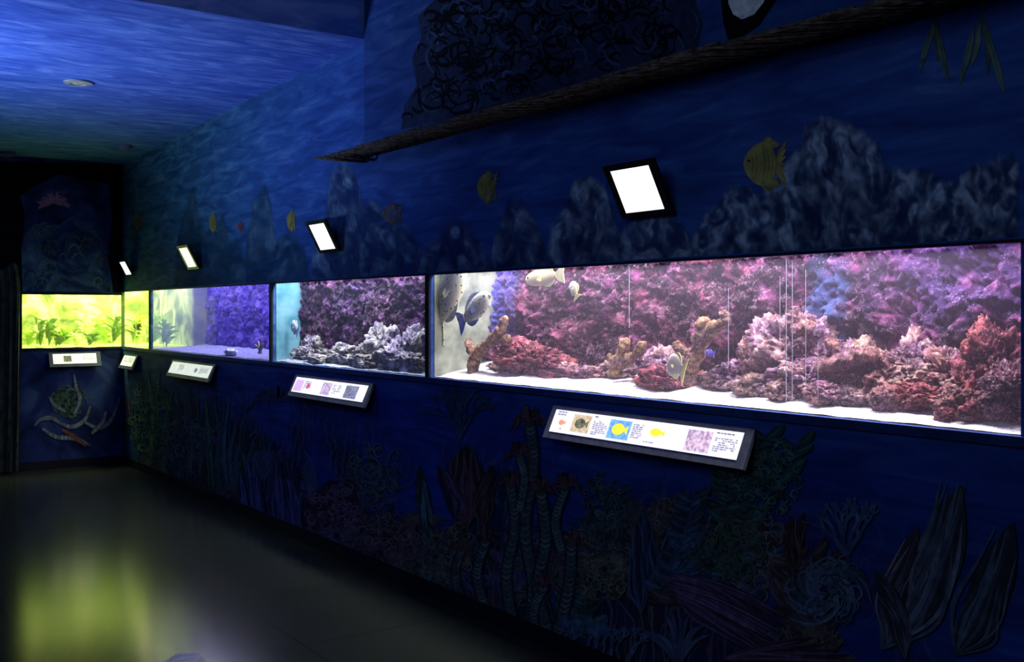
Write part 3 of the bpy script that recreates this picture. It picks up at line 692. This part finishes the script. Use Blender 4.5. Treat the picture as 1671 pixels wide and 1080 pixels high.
def mount(outline,label,lite=(.46,.6,.76),dark=(.024,.06,.19),seed=0.0,st=2.6,gain=1.0,soft=16,amax=.88):
    global pid; pid+=1; off=.0018+.00009*pid
    x0,x1=outline[0][0],outline[-1][0]; nx=int((x1-x0)/st); ny=50
    v=[];vc=[];f=[]
    def top(x):
        for i in range(len(outline)-1):
            a,b=outline[i],outline[i+1]
            if a[0]<=x<=b[0]:
                t=(x-a[0])/max(1e-6,b[0]-a[0]); t=t*t*(3-2*t)*.5+t*.5
                return a[1]+(b[1]-a[1])*t
        return outline[-1][1]
    for i in range(nx+1):
        x=x0+(x1-x0)*i/nx
        yt=top(x)-7+10*noise.noise(Vector((x/13,seed,0)))+4*noise.noise(Vector((x/5,seed,3))); yb=508-(x+370)*.0598
        if yt>yb-3: yt=yb-3
        for j in range(ny+1):
            y=yt+(yb-yt)*(j/ny)**1.2; d=y-yt
            p=onx(x,y); v.append((-off,p.y,max(p.z,ZT+.014)))
            q=Vector((x/30+seed,y/40,seed*3)); wv=noise.noise(q*1.3)*1.4
            rid=1-abs(noise.noise(Vector((x/30+wv,y/46+wv*.6,seed+7))))*2.4
            rid2=1-abs(noise.noise(Vector((x/14+wv*2,y/24+wv,seed+17))))*2.6
            n1=.5+.5*noise.fractal(q*1.3,.9,2,3)
            lt=(max(0,rid)**2*.6+max(0,rid2)**2*.3*n1+max(0,n1-.3)*.8)*(.25+.75*math.exp(-d/100))*(.35+n1*.9)*gain
            cre=max(0,noise.noise(Vector((x/20-wv,y/32+wv,seed+31)))-.05)*2.4
            lt*=max(.12,1-cre)
            lt=min(lt,1)
            al=amax*min(1,d/soft)*min(1,(x-x0+1)/10)*min(1,(x1-x+1)/10)*(.75+.25*min(1,max(0,n1*1.6)))
            vc.append(tuple(dark[k]*(1-.3*min(1,d/120))+(lite[k]-dark[k])*lt for k in range(3))+(max(0,al),))
    for i in range(nx):
        for j in range(ny):
            a=i*(ny+1)+j; f.append((a,a+1,a+ny+2,a+ny+1))
    o=mk('painted_rock',v,f,MPA,vcols=vc); tag(o,label,'mural painting',group='painted murals on the walls')
mount([(1126,404),(1134,375),(1160,345),(1185,312),(1215,303),(1240,316),(1278,270),(1308,240),(1314,205),(1345,192),(1388,204),(1432,240),(1445,278),(1500,280),(1560,302),(1600,266),(1650,252),(1664,260)],'large grey blue painted sea rock with rounded peaks',seed=1.3,gain=2.0,lite=(.5,.64,.8))
mount([(1000,418),(1020,375),(1050,352),(1088,350),(1112,366),(1132,404)],'low grey blue painted rock',seed=7.1,gain=1.3)
mount([(888,420),(900,372),(925,330),(938,296),(960,287),(985,300),(998,345),(1020,410)],'grey blue painted rock spire',seed=2.2,gain=1.4)
mount([(685,440),(698,402),(728,372),(748,358),(778,388),(805,435)],'painted rock mound in blue water',seed=3.7,gain=1.0,soft=22,amax=.75)
mount([(795,435),(812,375),(830,334),(850,328),(872,362),(898,428)],'painted rock mound in blue water',seed=4.4,gain=1.1,soft=20,amax=.8)
mount([(500,455),(515,400),(532,340),(540,285),(556,262),(578,275),(592,335),(612,328),(632,352),(662,368),(690,402),(702,440)],'tall slender painted rock spire',seed=5.9,lite=(.28,.46,.58),gain=1.1,soft=20,amax=.8)
mount([(395,465),(402,390),(415,330),(432,298),(442,335),(450,390),(470,380),(495,400),(508,455)],'dark teal painted rock pinnacle',(.18,.35,.4),(.014,.065,.11),seed=6.5,st=2,gain=1.0,amax=.6)
mount([(280,472),(292,380),(305,330),(315,310),(326,360),(345,385),(362,350),(375,395),(395,400),(402,465)],'dark teal painted rock pinnacle',(.18,.35,.34),(.014,.07,.09),seed=8.5,st=2,gain=.9,amax=.55)
def inside(x,y,pl):
    c_=False; n=len(pl); j=n-1
    for i in range(n):
        if (pl[i][1]>y)!=(pl[j][1]>y) and x<(pl[j][0]-pl[i][0])*(y-pl[i][1])/(pl[j][1]-pl[i][1])+pl[i][0]: c_=not c_
        j=i
    return c_
P=Paint('x',zmin=2.50,zmax=4.2,xo=SX)
ol=[(662,212),(668,172),(688,140),(680,96),(696,62),(690,28),(716,2),(712,-60),(760,-120),(1100,-140),(1150,-60),(1142,0),(1156,40),(1148,74),(1150,92),(1100,104),(1000,130),(900,156),(780,188)]
P.poly(ol,(.022,.035,.085))
cnt=0
while cnt<620:
    x,y=U(668,1150),U(-60,200)
    r=U(6,22); a0=U(0,6.28); sg=random.choice((-1,1)); pts=[]
    for k in range(5): pts.append((x,y)); a0+=sg*U(.3,1.2); x+=math.cos(a0)*r*.8; y+=math.sin(a0)*r*.8
    cnt+=1
    if not all(inside(q[0],q[1]+4,ol) and inside(q[0]+4,q[1],ol) for q in pts): continue
    P.cur(pts,1,1,vary((.045,.07,.16),.4) if cnt%4==0 else (.002,.002,.006),U(2,6),4)
P.done('painted_rock','huge black blue painted boulder with swirling cracks')
P=Paint('x',zmin=2.50,zmax=4.2,xo=SX)
P.poly([(1186,0),(1190,40),(1198,70),(1222,62),(1250,42),(1278,0),(1286,-40),(1186,-40)],(.002,.002,.004))
P.poly([(1197,-20),(1198,8),(1206,26),(1220,34),(1240,26),(1256,6),(1262,-20)],(.9,.9,.85))
P.done('painted_whale','black and white painted whale seen from below')
P=Paint('x',**UZ)
P.z1=2.45
for (x,y,x2,y2,w_) in [(1525,35,1500,120,9),(1527,38,1530,100,8),(1530,45,1548,135,10),(1522,30,1512,80,7),(1590,40,1565,140,10),(1598,30,1585,110,9),(1605,45,1612,120,9),(1612,60,1640,155,11),(1600,25,1625,95,9)]:
    P.cur([(x,y),((x+x2)/2+U(-4,4),(y+y2)/2),(x2,y2)],1,1,vary((.10,.17,.13)),w_)
    P.cur([(x,y),((x+x2)/2,(y+y2)/2),(x2,y2)],1,.5,(.03,.07,.07))
P.cur([(1520,0),(1527,20),(1528,60)],3,2,(.1,.16,.1)); P.cur([(1612,0),(1604,20),(1600,60)],3,2,(.1,.16,.1))
P.done('painted_seaweed','green painted hanging seaweed leaves')
def pfish(cx,cy,w_,h,col,label,left=True,stripe=None,tail=True,plane='x'):
    P=Paint(plane,**UZ); s=1 if left else -1
    B=[]
    for k in range(22):
        t=2*math.pi*k/22; B.append((cx-s*(w_*.5*math.cos(t))*.72-s*w_*.12,cy+h*.38*math.sin(t)*(1-.25*math.cos(t))))
    for sg in (-1,1):
        for k in range(7):
            P.cur([(cx-s*w_*(.16-.05*k),cy+sg*h*.28),(cx+s*w_*(.0+.05*k),cy+sg*h*(.42-.012*k)),(cx+s*w_*(.1+.035*k),cy+sg*h*(.5-.03*k))],2,.6,vary(tuple(x*.75 for x in col),.3),w_*.07,4)
    for k in range(7):
        t=(k/6-.5)*2; P.cur([(cx+s*w_*.2,cy+h*.02*t),(cx+s*w_*.33,cy+h*.2*t),(cx+s*w_*(.44+.04*abs(t)),cy+h*.42*t)],1.5,1,vary(tuple(x*.85 for x in col),.25),w_*.08,4)
    P.poly(B,col)
    for k in range(7):
        x=cx-s*w_*(.3-.085*k); hh_=h*(.18+.08*math.sin(k*.5)); P.cur([(x,cy-hh_),(x+s*3,cy),(x,cy+hh_)],.5,.5,stripe or vary(tuple(x*.75 for x in col),.25),w_*(.05 if stripe else .06))
    ex,ey=cx-s*w_*.36,cy-h*.06; r=w_*.03
    P.poly([(ex+r*math.cos(k),ey+r*math.sin(k)) for k in [i*.785 for i in range(8)]],(.02,.02,.03))
    P.done('painted_fish',label)
pfish(1249,268,74,92,(.46,.4,.12),'yellow painted tang fish over rocks')
pfish(795,306,34,58,(.34,.3,.08),'yellow painted fish above rock mounds')
pfish(640,349,34,38,(.17,.12,.11),'orange and blue striped painted fish',stripe=(.07,.11,.22))
pfish(475,361,15,38,(.34,.3,.07),'small yellow painted fish'); pfish(347,364,13,34,(.32,.28,.06),'small yellow painted fish')
pfish(392,370,12,16,(.25,.08,.1),'tiny red painted fish'); pfish(225,362,12,34,(.2,.16,.06),'small orange painted fish')
# ---- lower mural generators
def palm(P,path,w_,fr,col=(.12,.17,.15),fc=(.12,.065,.055)):
    C_=[(p.x,p.y) for p in crom([(a,b,0) for a,b in path],9)]
    P.rib(C_,w_*1.2,w_,(.012,.024,.05)); P.rib(C_,w_*.85,w_*.7,tuple(x*.45 for x in col))
    n=len(C_)
    for i in range(0,n-1,1):
        x,y=C_[i]; w2=w_*.42
        P.cur([(x-w2,y-2),(x,y+3),(x+w2,y-2)],1,1,vary(col,.5),2.6,3)
    x,y=C_[-1]
    for k in range(17):
        a=-math.pi*(k+.0)/16+U(-.15,.15); dx,dy=math.cos(a)*fr,math.sin(a)*fr*.75; q=U(.6,1.15)
        P.cur([(x,y),(x+dx*.55*q,y+dy*q-fr*.1),(x+dx*q,y+dy*.3+fr*.45*q)],1.5,.4,vary(fc if k%3 else (.06,.035,.04),.6),fr*.08,5)
def tree(P,x,y,a,L,w_,d,col):
    x2,y2=x+math.cos(a)*L,y-math.sin(a)*L
    P.cur([(x,y),((x+x2)/2+U(-3,3),(y+y2)/2),(x2,y2)],w_,w_*.75,vary(col),None,3)
    if d:
        for k in range(2 if R()<.6 else 3): tree(P,x2,y2,a+U(-.65,.65),L*U(.65,.85),w_*.75,d-1,col)
def spiral(P,cx,cy,rx,ry,turns,col,w_=2,ph=0):
    n=int(turns*10); pts=[(cx+rx*(1-i/n)*math.cos(ph+i*.628),cy+ry*(1-i/n)*math.sin(ph+i*.628)) for i in range(n)]
    P.cur(pts,w_,w_*.6,col,None,2)
def plume(P,b,t,wd,n,col,dark=None,cv=0):
    dark=dark or tuple(x*.28+.006 for x in col)
    mx,my=(b[0]+t[0])/2,(b[1]+t[1])/2; dx,dy=t[0]-b[0],t[1]-b[1]; L=math.hypot(dx,dy); nx,ny=-dy/L,dx/L
    P.cur([b,(mx+nx*cv,my+ny*cv),t],2,2,dark,wd*.75,6)
    for i in range(int(n*1.2)):
        k=U(-1,1); q=U(.6,1.1); e_=U(.5,1.04)
        P.cur([b,(b[0]+dx*.35*e_+nx*(k*wd*.5*q+cv*.8),b[1]+dy*.35*e_+ny*(k*wd*.5*q+cv*.8)),(b[0]+dx*.7*e_+nx*(k*wd*.4*q+cv*.8)+U(-3,3),b[1]+dy*.7*e_+ny*(k*wd*.4*q+cv*.8)),(b[0]+dx*e_+nx*k*wd*.3+U(-4,4),b[1]+dy*e_+ny*k*wd*.3)],1,.8,vary(col,.6),U(1.5,max(4.2,wd*.09)),5)
def bush(P,cx,cy,rx,ry,n,col,r0=4,r1=9,w_=1.8):
    for i in range(n):
        a=U(0,6.28); q=math.sqrt(R()); x,y=cx+rx*q*math.cos(a),cy+ry*q*math.sin(a); r=U(r0,r1); ph=U(0,6)
        P.cur([(x+r*math.cos(ph+k*1.1),y+r*math.sin(ph+k*1.1)) for k in range(int(U(3,6))+1)],w_*.6,w_*.5,vary(col,.6),w_*1.2,3)
def blob(P,cx,cy,rx,ry,col,j=.12):
    P.poly([(cx+rx*math.cos(t)*(1+U(-j,j)),cy+ry*math.sin(t)*(1+U(-j,j))) for t in [i*.2618 for i in range(24)]],col)
def kelp(P,path,n,lw,col):
    C_=[(p.x,p.y) for p in crom([(a,b,0) for a,b in path],8)]
    P.rib(C_,3,1.5,col)
    for i in range(n):
        x,y=C_[int(i/n*(len(C_)-1))]; s=1 if i%2 else -1
        a=U(.2,1.0); c=vary(col,.5); l2=lw*U(.8,1.2)
        P.cur([(x,y),(x+s*math.cos(a)*l2*.6,y-math.sin(a)*l2*.4),(x+s*math.cos(a)*l2,y-math.sin(a)*l2*.9)],1,.5,tuple(q*.6 for q in c),lw*.42,5)
        P.cur([(x,y),(x+s*math.cos(a)*l2*.6,y-math.sin(a)*l2*.42),(x+s*math.cos(a)*l2*.95,y-math.sin(a)*l2*.88)],1,.5,tuple(q*1.1 for q in c),lw*.12,5)
def new(): return Paint('x',**LZ)
MUT=[(.05,.11,.10),(.06,.10,.17),(.11,.10,.08),(.08,.08,.15),(.10,.07,.08),(.05,.10,.13),(.10,.11,.10)]
for i in range(36):
    x=250+i*31+U(-14,14)
    y_off=70 if x>1200 else 0
    fl=508+.43*(x+370); s_=(x+370)/1450
    y=min(1045,fl)-U(30,180)*s_-25*s_+y_off; c=random.choice(MUT); k=i%4; P=new()
    if k==0:
        bush(P,x,y,48*s_,62*s_,int(120),c,3*s_+1.5,9*s_+2,2*s_+.4); P.done('painted_coral','muted curly painted coral clump')
    elif k==1:
        for q in range(5): plume(P,(x+q*7*s_,y+70*s_),(x+(q-2.)*30*s_,y-U(30,80)*s_),26*s_,6,c,cv=U(-14,14))
        P.done('painted_seaweed','muted painted seaweed fan of broad leaves')
    elif k==2:
        for q in range(5): tree(P,x+(q-2)*12*s_,y+60*s_,U(1.1,2.0),28*s_,7*s_,4,c)
        P.done('painted_coral','muted branching painted coral')
    else:
        for q in range(3): kelp(P,[(x+q*10*s_,y+70*s_),(x+(q-2)*16*s_,y+10*s_),(x+(q-1.)*30*s_,y-70*s_)],18,32*s_,c)
        P.done('painted_seaweed','muted leafy painted kelp')
P=new()
for i in range(34):
    x=U(225,400); yb=508+.40*(x+370); h=U(60,150)
    P.cur([(x,yb),(x+U(-8,8),yb-h*.5),(x+U(-14,14),yb-h)],1,1,vary((.06,.12,.07),.6),U(2,5),5)
P.done('painted_seaweed','dark green painted sea grass along wall')
P=new(); bush(P,245,680,34,60,110,(.06,.12,.07),3,7); bush(P,300,730,36,50,80,(.08,.09,.10),3,8); P.done('painted_coral','dark green curly painted coral')
P=new()
for x0,h in [(362,120),(372,150),(382,110),(392,90)]:
    P.cur([(x0,800),(x0-6,800-h*.5),(x0+4,800-h)],3,1,vary((.05,.12,.12)),6)
for i in range(9):
    a=math.pi*(.1+.1*i); P.cur([(455,655),(455+36*math.cos(a),660-30*math.sin(a)),(455+60*math.cos(a),680-18*math.sin(a))],1,1,vary((.04,.07,.1)),4)
P.done('painted_seaweed','tall thin blue green painted fronds')
P=new()
for i in range(7):
    x=395+i*15; plume(P,(x+8,850+i*6),(x+U(-8,8),760+U(-15,15)),16,5,(.10,.10,.19))
P.done('painted_coral','violet painted tube corals')
P=new()
for k in range(8): spiral(P,495,810,30-k*3,75-k*7,1.0,vary((.10,.14,.20)),1.8,-1.5)
P.done('painted_shell','tall grey blue painted arching shell')
P=new(); blob(P,545,850,52,62,(.03,.018,.03)); bush(P,545,850,50,60,210,(.17,.10,.12),3,7); P.done('painted_coral','round pinkish brown painted brain coral')
P=new(); bush(P,610,770,44,50,70,(.08,.12,.1),4,9)
for k in range(3): spiral(P,605,770,30-k*2,34-k*2,2.6,vary((.1,.14,.13)),1.8,k)
spiral(P,655,760,28,40,2.5,(.08,.12,.13),1.8); spiral(P,560,750,24,36,2,(.05,.09,.12),1.8); P.done('painted_coral','swirling olive painted coral rosettes')
P=new(); bush(P,620,905,70,68,280,(.14,.10,.09),4,8); P.done('painted_coral','large red brown curly painted coral mass')
P=new(); bush(P,560,900,46,40,100,(.12,.1,.17),3,7); bush(P,690,950,44,44,110,(.10,.12,.08),3,8); P.done('painted_coral','mixed violet and green painted corals')
P=new()
for a in (1.1,1.35,1.57,1.8,2.0): tree(P,752,715,a,26,6,4,(.035,.065,.12))
P.done('painted_coral','dark branching painted sea fan')
P=new(); plume(P,(765,860),(760,725),80,15,(.11,.06,.065)); plume(P,(745,850),(715,760),36,9,(.08,.06,.1),cv=8); plume(P,(790,860),(805,760),36,9,(.10,.06,.06),cv=-8)
P.done('painted_coral','dark red painted feathery plume coral')
P=new(); 
for b,t in [((700,880),(685,760)),((725,930),(700,850)),((690,960),(720,900))]: plume(P,b,t,30,8,(.08,.13,.13))
bush(P,735,900,34,50,90,(.14,.12,.07),4,8); P.done('painted_coral','olive painted leaf corals')
P=new()
palm(P,[(862,1040),(872,960),(858,860),(872,760),(866,690)],20,34)
palm(P,[(838,1020),(828,940),(842,860),(834,790)],18,26)
palm(P,[(900,1050),(880,960),(892,880),(884,800)],20,30)
palm(P,[(910,1040),(930,960),(935,885)],20,32)
palm(P,[(800,1010),(780,940),(795,880)],17,24)
palm(P,[(880,1060),(872,1000),(890,955)],18,28,fc=(.12,.06,.08))
palm(P,[(918,900),(908,850),(925,795)],16,30)
palm(P,[(850,830),(858,780),(848,742)],15,28)
palm(P,[(760,1000),(745,940),(755,895)],16,20,col=(.11,.13,.1))
P.done('painted_coral','cluster of striped tube corals with red palm tops')
P=new()
for x,y,a in [(985,800,1.4),(1000,830,1.2),(975,850,1.7)]: tree(P,x,y+60,a,26,5,4,(.05,.09,.10))
bush(P,985,830,34,60,80,(.06,.10,.09),3,7); P.done('painted_coral','dark green branching painted coral')
P=new(); bush(P,985,940,44,36,90,(.14,.14,.1),4,9,2.2); P.done('painted_coral','yellow brown painted leafy coral')
P=new()
for i in range(9): tree(P,915+i*14,1060+i*3,U(1.1,2.0),20,5,4,(.08,.14,.22))
P.done('painted_coral','blue grey branching painted coral thicket')
P=new()
for b,t,w2 in [((1060,960),(1050,830),46),((1075,950),(1140,800),42),((1090,950),(1170,850),42),((1050,1000),(1040,880),36),((1110,940),(1180,900),34)]: plume(P,b,t,w2,8,(.05,.09,.17))
kelp(P,[(1080,960),(1110,900),(1125,850),(1135,800)],20,34,(.05,.1,.16)); P.done('painted_seaweed','dark blue painted leafy bush')
P=new()
for path in [[(1190,850),(1215,790),(1235,740),(1262,705)],[(1220,860),(1260,800),(1290,760),(1305,715)],[(1180,830),(1195,790),(1200,760)]]:
    kelp(P,path,20,34,(.04,.10,.09))
bush(P,1250,780,56,64,150,(.06,.13,.11),3,7); bush(P,1190,900,60,44,140,(.05,.10,.07),4,9); P.done('painted_seaweed','green dotted painted kelp')
P=new()
for i in range(6): plume(P,(1075+i*6,935+i*8),(1290-i*6,1010+i*13),24,8,(.12,.08,.16),cv=-12+i*3)
P.done('painted_seaweed','purple pink sweeping painted leaves')
P=new()
for i in range(16):
    a=2.4-i*.1; L=U(60,120); P.cur([(1110,1085),(1110+math.cos(a)*L*.5,1085-math.sin(a)*L*.6),(1110+math.cos(a)*L,1085-math.sin(a)*L*.8)],1,1,vary((.08,.11,.18)),6)
for i in range(5): plume(P,(1180,1075),(1330+i*18,1040+i*10),20,6,(.12,.07,.11))
P.done('painted_seaweed','grey blue curling painted weed')
P=new()
for a in (1.0,1.4,1.8,2.2): tree(P,1385,905,a,34,9,3,(.07,.11,.22))
P.done('painted_coral','blue painted antler coral')
P=new(); plume(P,(1300,930),(1292,842),38,9,(.12,.07,.07)); P.done('painted_coral','small dark red painted bud coral')
P=new()
for k in range(44):
    a=k*.42; r0=U(6,20); P.cur([(1350+r0*math.cos(a+j*.5)*(1+j*.75),962+r0*math.sin(a+j*.5)*(1+j*.7)) for j in range(5)],1,1,vary((.09,.14,.2),.6),U(2,8),4)
bush(P,1350,960,60,56,40,(.08,.12,.17),6,13,2.4); P.done('painted_coral','large pale swirling painted leaf rosette')
P=new(); plume(P,(1440,1060),(1570,790),110,22,(.11,.14,.18),cv=20); plume(P,(1450,1050),(1500,860),60,10,(.13,.12,.15),cv=-10); P.done('painted_seaweed','tall grey feathered painted leaf')
P=new(); plume(P,(1560,1070),(1655,850),88,16,(.08,.11,.15),cv=10); plume(P,(1480,1075),(1430,930),50,10,(.10,.11,.15),cv=10); P.done('painted_seaweed','dark drooping painted leaves')

# ---- far wall murals
P=Paint('y',zmin=FT+.03,zmax=3.04)
BK=(.002,.002,.003)
P.poly([(-20,262),(-20,480),(36,480),(34,420),(40,350),(32,320),(60,300),(95,285),(140,292),(178,300),(182,360),(176,420),(184,480),(199,480),(199,264)],BK)
P.done('painted_cave_arch','black painted cave arch framing an underwater scene')
P=Paint('y',zmin=FT+.03,zmax=3.04)
P.poly([(36,481),(34,400),(50,375),(70,362),(95,368),(118,352),(150,372),(172,400),(180,481)],(0,0,0),1)
for i in range(40):
    x,y=U(45,168),U(372,468); r=U(5,16)
    P.cur([(x-r,y+r*.8),(x-r*.5,y-r*.5),(x+r*.5,y-r*.6),(x+r,y+r*.7)],1,1,vary((.06,.10,.11),.5),3)
P.done('painted_rock','dark rounded painted boulders')
P=Paint('y',zmin=FT+.03,zmax=3.04)
for i in range(26):
    a=-.5+i*.17; P.cur([(86,330),(86+14*math.cos(a),330-10*math.sin(a)),(86+32*math.cos(a)*U(.6,1),330-20*math.sin(a)*U(.6,1))],2,.6,vary((.36,.18,.25),.5),2.6,4)
P.cur([(62,340),(80,328),(100,330),(112,338)],3,3,(.42,.22,.28),9)
P.done('painted_lionfish','pink painted lionfish with spread fins')
P=Paint('y',zmin=.1,zmax=.97)
LZc=(.2,.24,.22)
bush(P,112,655,26,24,70,(.07,.12,.06),3,7)
for pts in [[(100,692),(84,682),(66,684),(56,694)],[(96,690),(118,696),(138,684),(146,664)],[(122,672),(130,652),(124,632),(120,612)],[(140,690),(160,698),(178,688),(188,668),(194,650)],[(70,700),(90,712),(124,716),(146,726)],[(104,670),(88,660),(80,648)],[(150,706),(166,690),(172,672)]]:
    P.cur(pts,5,3,(.05,.06,.08),7,8)
    C_=crom([(a,b,0) for a,b in pts],6)
    for k,p in enumerate(C_): 
        r=3.4*(1-abs(k/len(C_)-.4)); P.poly([(p.x+r*math.cos(q*.9),p.y+r*1.2*math.sin(q*.9)) for q in range(7)],vary(LZc,.3))
P.cur([(100,700),(120,712),(140,728)],3,3,(.2,.08,.05),6)
P.done('painted_sea_turtle','turtle like painted creature with pale curling limbs')

# ---------- curtain ----------
CU=simple('dark_green_black_cloth',(.06,.085,.05),(.012,.02,.014),12,.8)
v=[];f=[]
x0=ony(-30,500).x; 
NX_,NZ_=70,24
for j in range(NZ_+1):
    t=j/NZ_; z=.02+(1.98-.02)*(1-t)
    xr=ony(33-6*t,500).x if t>.12 else ony(26,500).x+ (ony(33,500).x-ony(26,500).x)*t/.12
    for i in range(NX_+1):
        u=i/NX_; x=x0+(xr-x0)*u; fold=.028*math.sin(u*34+t*2.5*math.sin(u*5))+.012*math.sin(u*77+t*4)
        v.append((x,YF-.075+fold*(.35+.65*t),z+.03*math.sin(u*9)*(1-t)))
for j in range(NZ_):
    for i in range(NX_):
        a=j*(NX_+1)+i; f.append((a,a+1,a+NX_+2,a+NX_+1))
o=mk('curtain',v,f,CU,smooth=True); tag(o,'dark green black draped cloth hanging beside far aquarium','curtain')

# ---------- ceiling fixtures ----------
CHR=simple('dull_metal_ring',(.5,.5,.5),(.3,.3,.33),30,.35); LENS=simple('unlit_lamp_lens',(.8,.75,.55),(.4,.38,.3),30,.3)
WP=simple('grey_plastic',(.16,.17,.25),(.1,.11,.17),30,.5)
def onceil(px,py):
    z=3.12
    for _ in range(4): p=onz(px,py,z); z=ceil_z(p.y)
    return p
def ring(c,r0,r1,z0,z1,n=28):
    v=[];f=[]
    for k in range(n):
        a=2*math.pi*k/n; cs,sn=math.cos(a),math.sin(a)
        v+=[(c.x+cs*r0,c.y+sn*r0,z1),(c.x+cs*r0,c.y+sn*r0,z0),(c.x+cs*r1,c.y+sn*r1,z0+.004),(c.x+cs*r1,c.y+sn*r1,z1)]
    for k in range(n):
        a=4*k;b=4*((k+1)%n)
        for q in range(3): f.append((a+q,a+q+1,b+q+1,b+q))
    return v,f
def disc(c,r,z,n=24,dome=0):
    v=[(c.x,c.y,z-dome)];f=[]
    for j in (1,2,3):
        for k in range(n):
            a=2*math.pi*k/n; rr=r*j/3; v.append((c.x+math.cos(a)*rr,c.y+math.sin(a)*rr,z-dome*(1-(j/3)**2)))
    for k in range(n): f.append((0,1+(k+1)%n,1+k))
    for j in (0,1):
        for k in range(n):
            a=1+j*n; f.append((a+k,a+(k+1)%n,a+n+(k+1)%n,a+n+k))
    return v,f
p=onceil(127,134)
e=empty('ceiling_downlight',p.copy()); tag(e,'round unlit recessed downlight in blue ceiling','lamp')
v,f=ring(p,.055,.095,p.z-.014,p.z-.001); mk('trim_ring',v,f,CHR,e,smooth=False)
v,f=disc(p,.055,p.z-.006,24,.012); mk('lamp_lens',v,f,LENS,e,smooth=True)
for q,r in [((203,237),.065),((12,248),.07)]:
    p=onceil(*q); e=empty('smoke_detector',p.copy()); tag(e,'round grey smoke detector on blue ceiling','smoke detector')
    v,f=ring(p,r*.6,r,p.z-.035,p.z-.001); mk('detector_body',v,f,WP,e)
    v,f=disc(p,r*.62,p.z-.035,24,.015); mk('detector_cap',v,f,WP,e,smooth=True)
v=[]
for q in [(262,1084),(288,1067),(326,1066),(338,1084)]:
    p=onz(*q,.0015); v.append(p)
v2=[Vector((p.x,p.y,.003)) for p in v]
o=mk('floor_sticker',v+v2,[(3,2,1,0),(4,5,6,7),(0,1,5,4),(1,2,6,5),(2,3,7,6),(3,0,4,7)],simple('pale_grey_vinyl',(.8,.82,.84),rough=.5)); tag(o,'pale grey marking stuck on dark floor','floor marking')

# ---------- lights ----------
def aim(o,t): o.rotation_euler=(Vector(t)-o.location).to_track_quat('-Z','Y').to_euler()
l=alight('room_fill',(-4.2,1.5,3.7),2.5,2.5,30,(.46,.62,1)); aim(l,(0,3.8,1.7))
l=alight('ceiling_wash',(-4.3,6.9,1.3),.8,.8,56,(.44,.6,1),spread=math.radians(90)); aim(l,(-2.5,7.0,3.15))
w=bpy.data.worlds.new('W'); scene.world=w; w.use_nodes=True; w.node_tree.nodes['Background'].inputs[0].default_value=(.02,.04,.1,1); w.node_tree.nodes['Background'].inputs[1].default_value=.3

# ---------- camera ----------
cd=bpy.data.cameras.new('camera'); co=bpy.data.objects.new('camera',cd); coll.objects.link(co)
co.location=CAM; co.rotation_euler=(math.pi/2,0,-TH); cd.sensor_width=36; cd.lens=FP/1671*36; cd.shift_y=-32/1671; cd.clip_start=.05
scene.camera=co
for o in bpy.data.objects:
    if '_w' in o: del o['_w']
